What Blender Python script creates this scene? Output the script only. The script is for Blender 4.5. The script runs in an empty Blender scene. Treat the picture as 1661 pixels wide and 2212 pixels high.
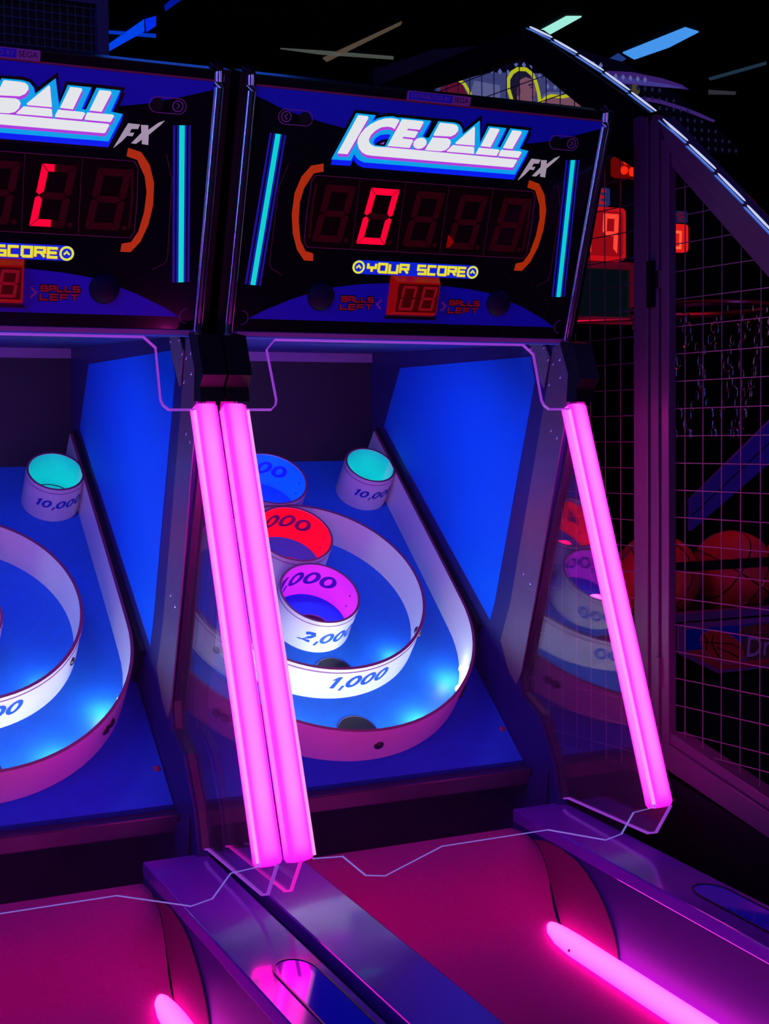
import bpy, math, random
from mathutils import Vector
random.seed(7)
S = bpy.context.scene
COL = S.collection
ZO = 1.6                       # height of the drawing origin above the floor

# ------------------------------------------------------------------ camera
cam = bpy.data.objects.new('camera', bpy.data.cameras.new('camera'))
COL.objects.link(cam)
yaw, pitch, roll, FPX = 0.45295619, 0.0521383843, 0.01089613, 3094.17
fw = Vector((math.sin(yaw)*math.cos(pitch), math.cos(yaw)*math.cos(pitch), -math.sin(pitch)))
rt = Vector((math.cos(yaw), -math.sin(yaw), 0)); dn = fw.cross(rt)
c_, s_ = math.cos(roll), math.sin(roll)
r2 = rt*c_ + dn*s_; d2 = dn*c_ - rt*s_
from mathutils import Matrix
M = Matrix((r2, -d2, -fw)).transposed().to_4x4()
M.translation = Vector((-1.2124161, -2.4430665, -0.0223729 + ZO))
cam.matrix_world = M
cam.data.sensor_fit = 'VERTICAL'; cam.data.sensor_height = 36.0
cam.data.lens = FPX/2212*36.0
cam.data.clip_start = 0.02; cam.data.clip_end = 60
S.camera = cam

# ------------------------------------------------------------------ world, view, lamps
w = bpy.data.worlds.new('dark_room'); S.world = w; w.use_nodes = True
w.node_tree.nodes['Background'].inputs[0].default_value = (0.02, 0.03, 0.25, 1)
w.node_tree.nodes['Background'].inputs[1].default_value = 0.018
S.view_settings.view_transform = 'Standard'; S.view_settings.look = 'None'
S.view_settings.gamma = 1; S.view_settings.exposure = 0.0
S.view_settings.use_curve_mapping = False
S.cycles.use_denoising = True
S.cycles.transparent_max_bounces = 24
S.cycles.max_bounces = 8
S.cycles.sample_clamp_indirect = 4.0

def area(name, loc, target, size, col, power, sy=None):
    L = bpy.data.lights.new(name, 'AREA'); L.energy = power; L.color = col; L.size = size
    if sy: L.shape = 'RECTANGLE'; L.size_y = sy
    o = bpy.data.objects.new(name, L); COL.objects.link(o)
    o.location = Vector(loc) + Vector((0, 0, ZO))
    d = Vector(target) - Vector(loc); o.rotation_euler = d.to_track_quat('-Z', 'Y').to_euler()
    return o
LAMPS = [  # unseen hall ceiling lamps; the violet one is added to light the sign
    ('ceiling_lamp_blue', (-2.7, -2.4, 1.95), (0, 0, -0.2), 1.0, (0.02, 0.05, 1.0), 34, 0.3),
    ('ceiling_lamp_violet', (1.9, -1.1, 1.95), (1.0, 0, -0.5), 0.6, (0.20, 0.10, 1.0), 5, 0.2),
    ('ceiling_lamp_blue_back', (0.55, 2.6, 1.95), (0.5, 0.3, 0.3), 0.8, (0.02, 0.12, 1.0), 6, 0.2),
]
for a in LAMPS: area(*a)

# ------------------------------------------------------------------ materials
def mat(name, col=(0.5, 0.5, 0.5), rough=0.5, metal=0.0, emit=None, st=1.0, coat=0.0, noise=0.0, nscale=40, bump=0.0, spec=0.5):
    m = bpy.data.materials.new(name); m.use_nodes = True
    nt = m.node_tree; b = nt.nodes['Principled BSDF']
    b.inputs['Base Color'].default_value = (*col, 1); b.inputs['Roughness'].default_value = rough
    b.inputs['Metallic'].default_value = metal; b.inputs['Coat Weight'].default_value = coat
    b.inputs['Coat Roughness'].default_value = 0.05; b.inputs['Specular IOR Level'].default_value = spec
    if emit:
        b.inputs['Emission Color'].default_value = (*emit, 1); b.inputs['Emission Strength'].default_value = st
    if noise or bump:
        tc = nt.nodes.new('ShaderNodeTexCoord'); n = nt.nodes.new('ShaderNodeTexNoise')
        n.inputs['Scale'].default_value = nscale; n.inputs['Detail'].default_value = 6
        nt.links.new(tc.outputs['Object'], n.inputs['Vector'])
        if noise:
            mx = nt.nodes.new('ShaderNodeMix'); mx.data_type = 'RGBA'
            mx.inputs[6].default_value = (*[c*(1-noise) for c in col], 1)
            mx.inputs[7].default_value = (*[min(1, c*(1+noise)) for c in col], 1)
            nt.links.new(n.outputs[0], mx.inputs[0]); nt.links.new(mx.outputs[2], b.inputs['Base Color'])
        if bump:
            bp = nt.nodes.new('ShaderNodeBump'); bp.inputs['Strength'].default_value = bump; bp.inputs['Distance'].default_value = 0.002
            nt.links.new(n.outputs[0], bp.inputs['Height']); nt.links.new(bp.outputs[0], b.inputs['Normal'])
    return m

def glow(name, col, st=1.0, coat=0.3):
    return mat(name, (0.01, 0.01, 0.01), 0.3, emit=col, st=st, coat=coat)

def acrylic(name, tint=(1, 1, 1), haze=0.045, hcol=(0.7, 0.6, 0.9), ior=1.49):
    m = bpy.data.materials.new(name); m.use_nodes = True; nt = m.node_tree
    nt.nodes.remove(nt.nodes['Principled BSDF']); out = nt.nodes['Material Output']
    tr = nt.nodes.new('ShaderNodeBsdfTransparent'); tr.inputs[0].default_value = (*tint, 1)
    gl = nt.nodes.new('ShaderNodeBsdfGlossy'); gl.inputs['Roughness'].default_value = 0.01
    df = nt.nodes.new('ShaderNodeBsdfDiffuse'); df.inputs[0].default_value = (*hcol, 1)
    # Schlick reflectance of a thin sheet, the same from both faces
    ge = nt.nodes.new('ShaderNodeNewGeometry'); dt = nt.nodes.new('ShaderNodeVectorMath'); dt.operation = 'DOT_PRODUCT'
    nt.links.new(ge.outputs['Normal'], dt.inputs[0]); nt.links.new(ge.outputs['Incoming'], dt.inputs[1])
    def mth(op, a, b=None):
        q = nt.nodes.new('ShaderNodeMath'); q.operation = op
        for i, x in enumerate((a, b)):
            if x is None: continue
            if isinstance(x, (int, float)): q.inputs[i].default_value = x
            else: nt.links.new(x, q.inputs[i])
        return q.outputs[0]
    f0 = ((ior-1)/(ior+1))**2
    pw = mth('POWER', mth('SUBTRACT', 1.0, mth('ABSOLUTE', dt.outputs['Value'])), 5.0)
    frv = mth('ADD', mth('MULTIPLY', pw, 1-f0), f0)
    m1 = nt.nodes.new('ShaderNodeMixShader'); m2 = nt.nodes.new('ShaderNodeMixShader')
    tc = nt.nodes.new('ShaderNodeTexCoord'); n = nt.nodes.new('ShaderNodeTexNoise'); n.inputs['Scale'].default_value = 9; n.inputs['Detail'].default_value = 8
    mr = nt.nodes.new('ShaderNodeMapRange'); mr.inputs[3].default_value = haze*0.5; mr.inputs[4].default_value = haze*1.6
    nt.links.new(tc.outputs['Object'], n.inputs['Vector']); nt.links.new(n.outputs[0], mr.inputs[0])
    nt.links.new(mr.outputs[0], m1.inputs[0]); nt.links.new(tr.outputs[0], m1.inputs[1]); nt.links.new(df.outputs[0], m1.inputs[2])
    nt.links.new(frv, m2.inputs[0]); nt.links.new(m1.outputs[0], m2.inputs[1]); nt.links.new(gl.outputs[0], m2.inputs[2])
    nt.links.new(m2.outputs[0], out.inputs['Surface'])
    return m

def tube_mat(name, deep, pale, st):
    m = mat(name, (0.6, 0.3, 0.5), 0.35)
    nt = m.node_tree; b = nt.nodes['Principled BSDF']
    at = nt.nodes.new('ShaderNodeAttribute'); at.attribute_name = 'glow'
    mx = nt.nodes.new('ShaderNodeMix'); mx.data_type = 'RGBA'
    mx.inputs[6].default_value = (*deep, 1); mx.inputs[7].default_value = (*pale, 1)
    nt.links.new(at.outputs['Fac'], mx.inputs[0]); nt.links.new(mx.outputs[2], b.inputs['Emission Color'])
    b.inputs['Emission Strength'].default_value = st
    return m

K = dict(
    black=mat('black_laminate', (0.006, 0.006, 0.008), 0.35, noise=0.3),
    blackgloss=mat('black_gloss_panel', (0.004, 0.004, 0.007), 0.12, coat=0.6),
    housing=mat('black_plastic_housing', (0.004, 0.004, 0.005), 0.45, bump=0.1, spec=0.25),
    board=mat('blue_play_board', (0.010, 0.125, 0.68), 0.45, noise=0.12, nscale=60, bump=0.05, spec=0.12),
    wallblue=mat('blue_side_sticker', (0.0, 0.135, 0.95), 0.6, noise=0.04, nscale=8, spec=0.1),
    walldark=mat('dark_blue_side_wall', (0.008, 0.012, 0.15), 0.45, noise=0.15, nscale=10),
    backwall=mat('dark_back_panel', (0.010, 0.002, 0.014), 0.6, noise=0.6, nscale=6),
    white=mat('white_plastic', (0.78, 0.78, 0.86), 0.3, noise=0.03, nscale=12, coat=0.2),
    rim=mat('dark_red_rim', (0.22, 0.03, 0.10), 0.45),
    ink=mat('blue_ink', (0.0, 0.07, 0.55), 0.5),
    inkdark=mat('dark_ink', (0.02, 0.004, 0.30), 0.5),
    metal=mat('grey_metal_plate', (0.17, 0.13, 0.22), 0.38, metal=0.4, noise=0.12, nscale=60),
    galv=mat('galvanised_plate', (0.22, 0.24, 0.34), 0.5, metal=0.5, noise=0.4, nscale=120),
    screw=mat('steel_screw', (0.5, 0.5, 0.55), 0.2, metal=1.0),
    bolt=mat('black_bolt', (0.02, 0.015, 0.02), 0.25, coat=0.4),
    chrome=mat('chrome_trim', (0.8, 0.8, 0.85), 0.12, metal=1.0, bump=0.15, nscale=30),
    rail=mat('blue_violet_rail', (0.11, 0.02, 0.40), 0.16, coat=0.5, noise=0.08, nscale=10),
    railside=mat('navy_rail_side', (0.010, 0.006, 0.14), 0.5, noise=0.15),
    lane=mat('red_lane_carpet', (0.31, 0.022, 0.18), 0.85, noise=0.2, nscale=220, bump=0.25, spec=0.1),
    seam=mat('black_edge_trim', (0.003, 0.003, 0.006), 0.3),
    pit=mat('dark_pit', (0.02, 0.008, 0.03), 0.6, noise=0.5, nscale=14),
    beam=mat('dark_beam', (0.03, 0.012, 0.05), 0.3, noise=0.5, nscale=20),
    underside=mat('painted_underside', (0.10, 0.40, 1.0), 0.35),  # blue light reflected by the sheet metal is put into its colour
    lav=mat('lavender_trim', (0.30, 0.14, 0.40), 0.35),
    artblue=mat('printed_blue', (0.01, 0.02, 0.75), 0.3, coat=0.5),
    artline=mat('printed_violet_line', (0.30, 0.10, 0.42), 0.4),
    artred=mat('printed_red', (0.60, 0.02, 0.04), 0.4),
    artblack=mat('printed_black', (0.002, 0.002, 0.004), 0.3, coat=0.5),
    orange=mat('printed_orange', (0.9, 0.12, 0.0), 0.4, emit=(1.0, 0.09, 0.0), st=0.17),
    lgwhite=glow('lit_white', (0.86, 0.88, 0.92), 0.9), lgcyan=glow('lit_cyan', (0.0, 0.36, 0.85), 0.95),
    lgblue=glow('lit_blue', (0.0, 0.012, 0.88), 1.0), lgpurple=glow('lit_purple', (0.45, 0.05, 0.75), 0.95),
    lgyellow=glow('lit_yellow', (0.80, 0.78, 0.05), 0.95), lgplate=glow('lit_blue_strip', (0.0, 0.015, 0.62), 1.0),
    lgfx=mat('silver_letters', (0.5, 0.5, 0.5), 0.4, emit=(0.5, 0.5, 0.46), st=0.5),
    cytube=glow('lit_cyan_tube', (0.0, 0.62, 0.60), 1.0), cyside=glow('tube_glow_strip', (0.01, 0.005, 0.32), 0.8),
    window=mat('smoked_red_window', (0.012, 0.0, 0.004), 0.12, coat=0.4),
    segoff=mat('unlit_segment', (0.035, 0.001, 0.005), 0.6, emit=(0.10, 0.001, 0.008), st=0.10, spec=0.1),
    segdim=mat('dim_segment', (0.1, 0.002, 0.004), 0.5, emit=(0.5, 0.004, 0.006), st=0.30),
    segon=glow('lit_red_segment', (1.0, 0.0, 0.035), 1.0),
    redlens=mat('red_lens', (0.05, 0.001, 0.0), 0.45, emit=(1.0, 0.004, 0.0), st=0.20, spec=0.15),
    redface=mat('dark_red_lens', (0.03, 0.0, 0.001), 0.3, emit=(1, 0.0, 0.01), st=0.03, spec=0.2),
    carpetside=mat('red_side_carpet', (0.14, 0.012, 0.085), 0.85, noise=0.2, nscale=220, bump=0.25, spec=0.1), dome=mat('dark_blue_dome', (0.001, 0.001, 0.03), 0.55, spec=0.2), lanetube=tube_mat('pink_lane_diffuser', (1.0, 0.003, 0.42), (1.0, 0.034, 0.60), 9.0),  # side carpet: lane carpet colour darkened to offset the tube light
    hotedge=glow('edge_lit_acrylic_white', (1.0, 0.30, 0.85), 1.1, coat=0.0),  # bright edge line from the tube light, given as emission
    acr=acrylic('clear_side_acrylic', haze=0.03, hcol=(.7,.35,.8), ior=2.4), acrf=acrylic('clear_front_acrylic', hcol=(.6,.3,.9), haze=0.014, ior=1.40),
    edge=glow('edge_lit_acrylic', (0.36, 0.05, 0.72), 0.75, coat=0.0),  # sheet edges emit; tube light guided to them is put into the colour
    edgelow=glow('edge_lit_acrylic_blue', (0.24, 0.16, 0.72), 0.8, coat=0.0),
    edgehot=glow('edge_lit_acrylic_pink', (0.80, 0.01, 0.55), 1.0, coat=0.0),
    led=glow('lit_led', (0.85, 1.0, 0.95), 9.0, coat=0.0),
    tube=tube_mat('pink_led_diffuser', (1.0, 0.0012, 0.46), (1.0, 0.034, 0.62), 7.0),
    cage=mat('cage_steel', (0.095, 0.055, 0.11), 0.32, metal=0.0, noise=0.1, nscale=40),
    wire=mat('cage_wire', (0.17, 0.12, 0.16), 0.4, metal=0.2),
    floor=mat('dark_carpet', (0.012, 0.008, 0.02), 0.9, noise=0.5, nscale=30),
    room=mat('dark_painted_wall', (0.004, 0.005, 0.007), 0.8, noise=0.3, nscale=4),
    roomc=mat('dark_ceiling', (0.004, 0.005, 0.006), 0.8, noise=0.4, nscale=3),
)

# ------------------------------------------------------------------ mesh helpers (all in drawing coordinates)
class MB:
    def __init__(s): s.v = []; s.f = []; s.fm = []; s.attr = []
    def add(s, vs, fs, mi=0, at=None):
        n = len(s.v); s.v += [tuple(v) for v in vs]; s.f += [tuple(n+i for i in f) for f in fs]
        s.fm += [mi]*len(fs); s.attr += (list(at) if at else [0.0]*len(vs)); return s
    def box(s, a, b, mi=0):
        x0, y0, z0 = a; x1, y1, z1 = b
        return s.add([(x0,y0,z0),(x1,y0,z0),(x1,y1,z0),(x0,y1,z0),(x0,y0,z1),(x1,y0,z1),(x1,y1,z1),(x0,y1,z1)],
            [(0,3,2,1),(4,5,6,7),(0,1,5,4),(1,2,6,5),(2,3,7,6),(3,0,4,7)], mi)
    def prism(s, pts, fn, d0, d1, mi=0, me=None):
        n = len(pts); me = mi if me is None else me
        A = sum(pts[i][0]*pts[(i+1) % n][1]-pts[(i+1) % n][0]*pts[i][1] for i in range(n))
        if A < 0: pts = pts[::-1]
        vs = [fn(p[0], p[1], d0) for p in pts]+[fn(p[0], p[1], d1) for p in pts]
        s.add(vs, [tuple(range(n-1, -1, -1)), tuple(range(n, 2*n))], mi)
        s.add(vs, [(i, (i+1) % n, n+(i+1) % n, n+i) for i in range(n)], me); return s
    def ribbon(s, path, wd, fn, d0, d1, closed=False, mi=0):
        n = len(path); pr = []
        for i in range(n):
            a = path[i-1] if (i > 0 or closed) else None; b = path[i]; c = path[(i+1) % n] if (i < n-1 or closed) else None
            def nr(p, q):
                dx, dy = q[0]-p[0], q[1]-p[1]; l = math.hypot(dx, dy) or 1; return (-dy/l, dx/l)
            if a is None: nx, ny = nr(b, c); k = 1
            elif c is None: nx, ny = nr(a, b); k = 1
            else:
                n1, n2 = nr(a, b), nr(b, c); nx, ny = n1[0]+n2[0], n1[1]+n2[1]; l = math.hypot(nx, ny) or 1
                nx, ny = nx/l, ny/l; k = min(1/max(0.3, nx*n1[0]+ny*n1[1]), 2.2)
            pr.append(((b[0]+nx*wd*k/2, b[1]+ny*wd*k/2), (b[0]-nx*wd*k/2, b[1]-ny*wd*k/2)))
        m = n if closed else n-1
        for i in range(m):
            j = (i+1) % n; q = [pr[i][0], pr[j][0], pr[j][1], pr[i][1]]
            vs = [fn(*p, d0) for p in q]+[fn(*p, d1) for p in q]
            s.add(vs, [(3,2,1,0),(4,5,6,7),(0,1,5,4),(2,3,7,6)] + ([] if closed else ([(3,0,4,7)] if i == 0 else [])+([(1,2,6,5)] if i == m-1 else [])), mi)
        return s
    def tube(s, pts, r, seg=8, mi=0, caps=True, closed=False):
        P = [Vector(p) for p in pts]; n = len(P); rr = r if isinstance(r, (list, tuple)) else [r]*n; vs = []
        up = Vector((0, 0, 1))
        for i in range(n):
            t = ((P[(i+1) % n] if (closed or i < n-1) else P[i])-(P[i-1] if (closed or i > 0) else P[i])).normalized()
            u = up if abs(t.dot(up)) < 0.95 else Vector((1, 0, 0))
            a = t.cross(u).normalized(); b = a.cross(t)
            vs += [P[i]+(a*math.cos(2*math.pi*k/seg)+b*math.sin(2*math.pi*k/seg))*rr[i] for k in range(seg)]
        fs = []
        for i in range(n if closed else n-1):
            j = (i+1) % n
            fs += [(i*seg+k, i*seg+(k+1) % seg, j*seg+(k+1) % seg, j*seg+k) for k in range(seg)]
        if caps and not closed: fs += [tuple(range(seg-1, -1, -1)), tuple(range((n-1)*seg, n*seg))]
        return s.add(vs, fs, mi)
    def wall(s, path, th, h0, h1, fn, closed=False, mi=0, mt=None):
        """upright wall of thickness th along a 2D path on a board, height h0..h1, top edge in material mt"""
        mt = mi if mt is None else mt; n = len(path); L = []; R = []
        for i in range(n):
            a = path[i-1] if (i > 0 or closed) else path[i]; c = path[(i+1) % n] if (i < n-1 or closed) else path[i]
            dx, dy = c[0]-a[0], c[1]-a[1]; l = math.hypot(dx, dy) or 1; nx, ny = -dy/l, dx/l
            L.append((path[i][0]+nx*th/2, path[i][1]+ny*th/2)); R.append((path[i][0]-nx*th/2, path[i][1]-ny*th/2))
        vs = [fn(*p, h0) for p in L]+[fn(*p, h1) for p in L]+[fn(*p, h0) for p in R]+[fn(*p, h1) for p in R]
        m = n if closed else n-1; side = []; top = []
        for i in range(m):
            j = (i+1) % n
            side += [(i, j, n+j, n+i), (2*n+j, 2*n+i, 3*n+i, 3*n+j)]; top += [(n+i, n+j, 3*n+j, 3*n+i)]
        if not closed: side += [(0, n, 3*n, 2*n), (n-1, 3*n-1, 4*n-1, 2*n-1)]
        s.add(vs, side, mi); s.add(vs, top, mt); return s
    def sphere(s, c, r, nu=20, nv=12, half=False, fn=None, mi=0):
        vs = []; fs = []; vmax = nv//2 if half else nv
        for j in range(vmax+1):
            th = math.pi*j/nv
            for i in range(nu):
                ph = 2*math.pi*i/nu; x, y, z = r*math.sin(th)*math.cos(ph), r*math.sin(th)*math.sin(ph), r*math.cos(th)
                vs.append(fn(c[0]+x, c[1]+y, c[2]+z) if fn else (c[0]+x, c[1]+y, c[2]+z))
        for j in range(vmax):
            fs += [(j*nu+i, (j+1)*nu+i, (j+1)*nu+(i+1) % nu, j*nu+(i+1) % nu) for i in range(nu)]
        return s.add(vs, fs, mi)
    def build(s, name, mats, parent=None, smooth=False, label=None, bevel=0, kind=None):
        me = bpy.data.meshes.new(name); me.from_pydata(s.v, [], s.f)
        if not isinstance(mats, (list, tuple)): mats = [mats]
        for m in mats: me.materials.append(m)
        for p, i in zip(me.polygons, s.fm): p.material_index = i; p.use_smooth = smooth
        if any(s.attr):
            a = me.attributes.new('glow', 'FLOAT', 'POINT'); a.data.foreach_set('value', s.attr)
        import bmesh
        bm = bmesh.new(); bm.from_mesh(me); bmesh.ops.remove_doubles(bm, verts=bm.verts, dist=1e-6)
        bmesh.ops.recalc_face_normals(bm, faces=bm.faces); bm.to_mesh(me); bm.free()
        me.validate(); me.update()
        o = bpy.data.objects.new(name, me); COL.objects.link(o)
        if parent:
            o.parent = parent
            if parent.get('_root'): o.location = Vector((0, 0, ZO))-parent.location
        else: o.location = (0, 0, ZO)
        if smooth:
            o.modifiers.new('edge', 'EDGE_SPLIT').split_angle = math.radians(38)
        if bevel:
            b = o.modifiers.new('bevel', 'BEVEL'); b.width = bevel; b.segments = 2; b.limit_method = 'ANGLE'
        if label: o['label'] = label
        if kind: o['kind'] = kind
        return o

def thing(name, label, cat, loc, group=None):
    o = bpy.data.objects.new(name, None); COL.objects.link(o); o.location = loc; o.empty_display_size = 0.05
    o['label'] = label; o['category'] = cat; o['_root'] = 1
    if group: o['group'] = group
    return o
def tag(o, label, cat, group=None):
    o['label'] = label; o['category'] = cat
    if group: o['group'] = group
    return o

# frames
TH = math.radians(18.725)
def HP(u, v, d=0.0):            # header face: u across, v up the tilted panel, d out towards the player
    return (u, -math.sin(TH)*v-math.cos(TH)*d, math.cos(TH)*v-math.sin(TH)*d)
AB = math.radians(40.5)
def BP(x, s, h=0.0):            # play board: x across, s up the slope, h above it
    return (x, 0.103+s*math.cos(AB)-h*math.sin(AB), -0.701+s*math.sin(AB)+h*math.cos(AB))
SL = math.hypot(0.318, 0.841)
def SP(x, s, d=0.0):            # front shield: x across, s down the sheet, d out towards the player
    ey, ez = -0.318/SL, -0.841/SL
    return (x, -0.044+ey*s+ez*d, 0.154+ez*s-ey*d)
def XP(x0):                      # plane x = const; coordinates are y, z; depth grows with x
    return lambda y, z, d: (x0+d, y, z)
def YP(y0):                      # plane y = const; coordinates x, z; depth comes forward
    return lambda x, z, d: (x, y0-d, z)
GA = math.radians(-5); GO = Vector((0.510073, -0.308336, 0))
GD = Vector((math.sin(GA), math.cos(GA), 0)); GN = Vector((math.cos(GA), -math.sin(GA), 0))
def GP(g, z, d=0.0):            # cage side: g along it (away from the player), z up, d to the right
    p = GO+GD*g+GN*d; return (p.x, p.y, z)

# stroke font
GL = {'Y': [[(0,1),(0,.5),(1,.5),(1,1)], [(.5,.5),(.5,0)]], 'O': [[(0,0),(0,1),(1,1),(1,0),(0,0)]], 'U': [[(0,1),(0,0),(1,0),(1,1)]],
 'R': [[(0,0),(0,1),(1,1),(1,.5),(0,.5)], [(.55,.5),(1,0)]], 'S': [[(1,1),(0,1),(0,.5),(1,.5),(1,0),(0,0)]], 'C': [[(1,1),(0,1),(0,0),(1,0)]],
 'E': [[(1,1),(0,1),(0,0),(1,0)], [(0,.5),(.9,.5)]], 'B': [[(0,0),(0,1),(.9,1),(.9,.5),(0,.5)], [(.9,.5),(1,.5),(1,0),(0,0)]],
 'A': [[(0,0),(0,1),(1,1),(1,0)], [(0,.45),(1,.45)]], 'L': [[(0,1),(0,0),(1,0)]], 'F': [[(0,0),(0,1),(1,1)], [(0,.5),(.9,.5)]],
 'T': [[(0,1),(1,1)], [(.5,1),(.5,0)]], 'I': [[(.5,0),(.5,1)]], 'M': [[(0,0),(0,1),(.5,.5),(1,1),(1,0)]], 'P': [[(0,0),(0,1),(1,1),(1,.5),(0,.5)]],
 '2': [[(.02,.85),(.3,1),(.75,1),(.9,.8),(.75,.55),(0,0),(1,0)]], '3': [[(0,1),(.9,1),(.4,.6),(.9,.5),(.9,.15),(.6,0),(0,.02)]], '4': [[(.75,0),(.75,1),(0,.3),(1,.3)]],
 '5': [[(.95,1),(.15,1),(.05,.55),(.7,.6),(.95,.3),(.7,0),(0,0)]], '1': [[(.2,.75),(.6,1),(.6,0)]], ',': [[(.5,.1),(.2,-.25)]], ' ': []}
def strokes(mb, txt, u0, v0, cw, ch, gap, wd, fn, d0, d1, slant=0.0, mi=0):
    x = u0
    for c in txt:
        wc = cw*(0.45 if c in ',1I' else 1)
        for st in GL[c]: mb.ribbon([(x+px*wc+slant*py*ch, v0+py*ch) for px, py in st], wd, fn, d0, d1, mi=mi)
        x += wc+gap
    return mb
def zero(mb, cx, cy, rx, ry, sl, fn, d0, d1, mi=0):
    n = 20; vs = []
    for (a, b) in ((1, 1), (0.42, 0.62)):
        for i in range(n):
            t = 2*math.pi*i/n; px, py = rx*a*math.cos(t), ry*b*math.sin(t); vs.append((cx+px+sl*py, cy+py))
    V = [fn(*p, d0) for p in vs]+[fn(*p, d1) for p in vs]; F = []
    for i in range(n):
        j = (i+1) % n; F += [(i, n+i, n+j, j), (2*n+i, 2*n+j, 3*n+j, 3*n+i), (i, j, 2*n+j, 2*n+i)]
    mb.add(V, F, mi)
def number(mb, txt, cx, cy, h, fn, d0, d1, sl=0.35, mi=0):
    """bold wide italic number, centred on cx"""
    ws = {'0': 0.98*h, ',': 0.34*h, '1': 0.6*h}; tot = sum(ws.get(c, 0.9*h)+0.05*h for c in txt); x = cx-tot/2
    for c in txt:
        wc = ws.get(c, 0.9*h)
        if c == '0': zero(mb, x+wc/2, cy, wc*0.49, h/2, sl, fn, d0, d1, mi)
        elif c == '1':
            P = [(.0,.72),(.55,1),(1.0,1),(1.0,0),(.45,0),(.45,.72)]; mb.prism([(x+p*wc*.8+sl*(q-.5)*h, cy+(q-.5)*h) for p, q in P], fn, d0, d1, mi)
        elif c == ',': mb.prism([(x+wc*.45, cy-h*.3), (x+wc*1.0, cy-h*.3), (x+wc*.4, cy-h*.72), (x-wc*.05, cy-h*.72)], fn, d0, d1, mi)
        else:
            for st in GL[c]: mb.ribbon([(x+wc*.1+px*wc*.78+sl*(py-.5)*h, cy+(py-.5)*h*.8) for px, py in st], h*.24, fn, d0, d1, mi=mi)
        x += wc+0.05*h

# ================================================================== the hall
def struct(mb, name, m): return mb.build(name, m, kind='structure')
struct(MB().box((-7, -6, -1.65), (8, 9, -1.6)), 'floor', K['floor'])
struct(MB().box((-7, -6, 2.006), (8, 9, 2.08)), 'ceiling', K['roomc'])
struct(MB().box((-7, 9, -1.6), (8, 9.1, 2.03)), 'wall_back', K['room'])
struct(MB().box((-3.7, -6, -1.6), (-3.6, 9.1, 2.006)), 'wall_left', K['room'])
struct(MB().box((8, -6, -1.6), (8.1, 9.1, 2.03)), 'wall_right', K['room'])
struct(MB().box((-7, -6.1, -1.6), (8, -6, 2.03)), 'wall_front', K['room'])

for i, (y, c, n) in enumerate(((-2.5, (.02, .06, 1.0), 'blue'), (-1.9, (.0, .8, .8), 'turquoise'), (-1.3, (.7, .05, .8), 'violet'), (-.7, (.02, .06, 1.0), 'deep blue'))):  # unseen tubes added for the chrome trim to reflect
    o = MB().tube([(-3.57, y, -.9), (-3.57, y, 1.6)], .022, 10).build('neon_wall_tube', glow('neon_'+n.replace(' ', '_'), c, 14.0, coat=0), smooth=True)
    tag(o, n+' upright neon tube on the left wall of the hall, outside the photo', 'wall light')

for x, c, n in ((-3.0, (.0, .10, 1.0), 'blue'), (-2.2, (.9, .25, .1), 'amber'), (-1.3, (.5, .05, .9), 'violet'), (-.3, (.0, .10, 1.0), 'deep blue'), (.9, (.8, .1, .5), 'rose'), (2.4, (.0, .5, .8), 'turquoise')):  # more unseen tubes, added behind the camera for chrome reflections
    o = MB().tube([(x, -5.96, -1.3), (x, -5.96, 1.3)], .03, 10).build('neon_wall_tube', glow('neon_front_'+n.replace(' ', '_'), c, 12.0, coat=0), smooth=True)
    tag(o, n+' upright neon tube on the wall behind the camera, outside the photo', 'wall light')

def text_mesh(mb, txt, size, fn, cx, cy, d, bold=0.0, shear=0.0):
    cu = bpy.data.curves.new('t', 'FONT'); cu.body = txt; cu.size = size; cu.align_x = 'CENTER'; cu.align_y = 'CENTER'; cu.offset = bold; cu.shear = shear; cu.resolution_u = 4
    o = bpy.data.objects.new('t', cu); COL.objects.link(o)
    me = bpy.data.meshes.new_from_object(o.evaluated_get(bpy.context.evaluated_depsgraph_get()))
    mb.add([fn(cx+v.co.x, cy+v.co.y, d) for v in me.vertices], [tuple(p.vertices) for p in me.polygons])
    bpy.data.objects.remove(o); bpy.data.curves.remove(cu); bpy.data.meshes.remove(me)

def circ(cx, cy, r, n=24, a0=0, a1=2*math.pi, ry=None):
    full = abs(a1-a0-2*math.pi) < 1e-6; k = n if full else n-1
    return [(cx+r*math.cos(a0+(a1-a0)*i/k), cy+(ry or r)*math.sin(a0+(a1-a0)*i/k)) for i in range(n)]
def rrect(x0, y0, x1, y1, r, n=5):
    P = []
    for cx, cy, a in ((x1-r, y1-r, 0), (x0+r, y1-r, 90), (x0+r, y0+r, 180), (x1-r, y0+r, 270)):
        for i in range(n): t = math.radians(a+90*i/(n-1)); P.append((cx+r*math.cos(t), cy+r*math.sin(t)))
    return P

# seven-segment digits on the header
def seg_shapes(u0, v0, W, H, t, sl):
    g = t*0.07; m = H/2
    s = {'top': [(g, H), (W-g, H), (W-t-g, H-t), (t+g, H-t)], 'bot': [(g, 0), (W-g, 0), (W-t-g, t), (t+g, t)],
     'ul': [(0, H-g), (t, H-t-g), (t, m+t*.55), (t*.45, m+g), (0, m+t*.35)], 'll': [(0, g), (t, t+g), (t, m-t*.55), (t*.45, m-g), (0, m-t*.35)],
     'ur': [(W, H-g), (W-t, H-t-g), (W-t, m+t*.55), (W-t*.45, m+g), (W, m+t*.35)], 'lr': [(W, g), (W-t, t+g), (W-t, m-t*.55), (W-t*.45, m-g), (W, m-t*.35)],
     'mid': [(t*.6, m), (t+g, m+t*.45), (W-t-g, m+t*.45), (W-t*.6, m), (W-t-g, m-t*.45), (t+g, m-t*.45)]}
    return {k: [(u0+x+sl*y, v0+y) for x, y in p] for k, p in s.items()}
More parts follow.
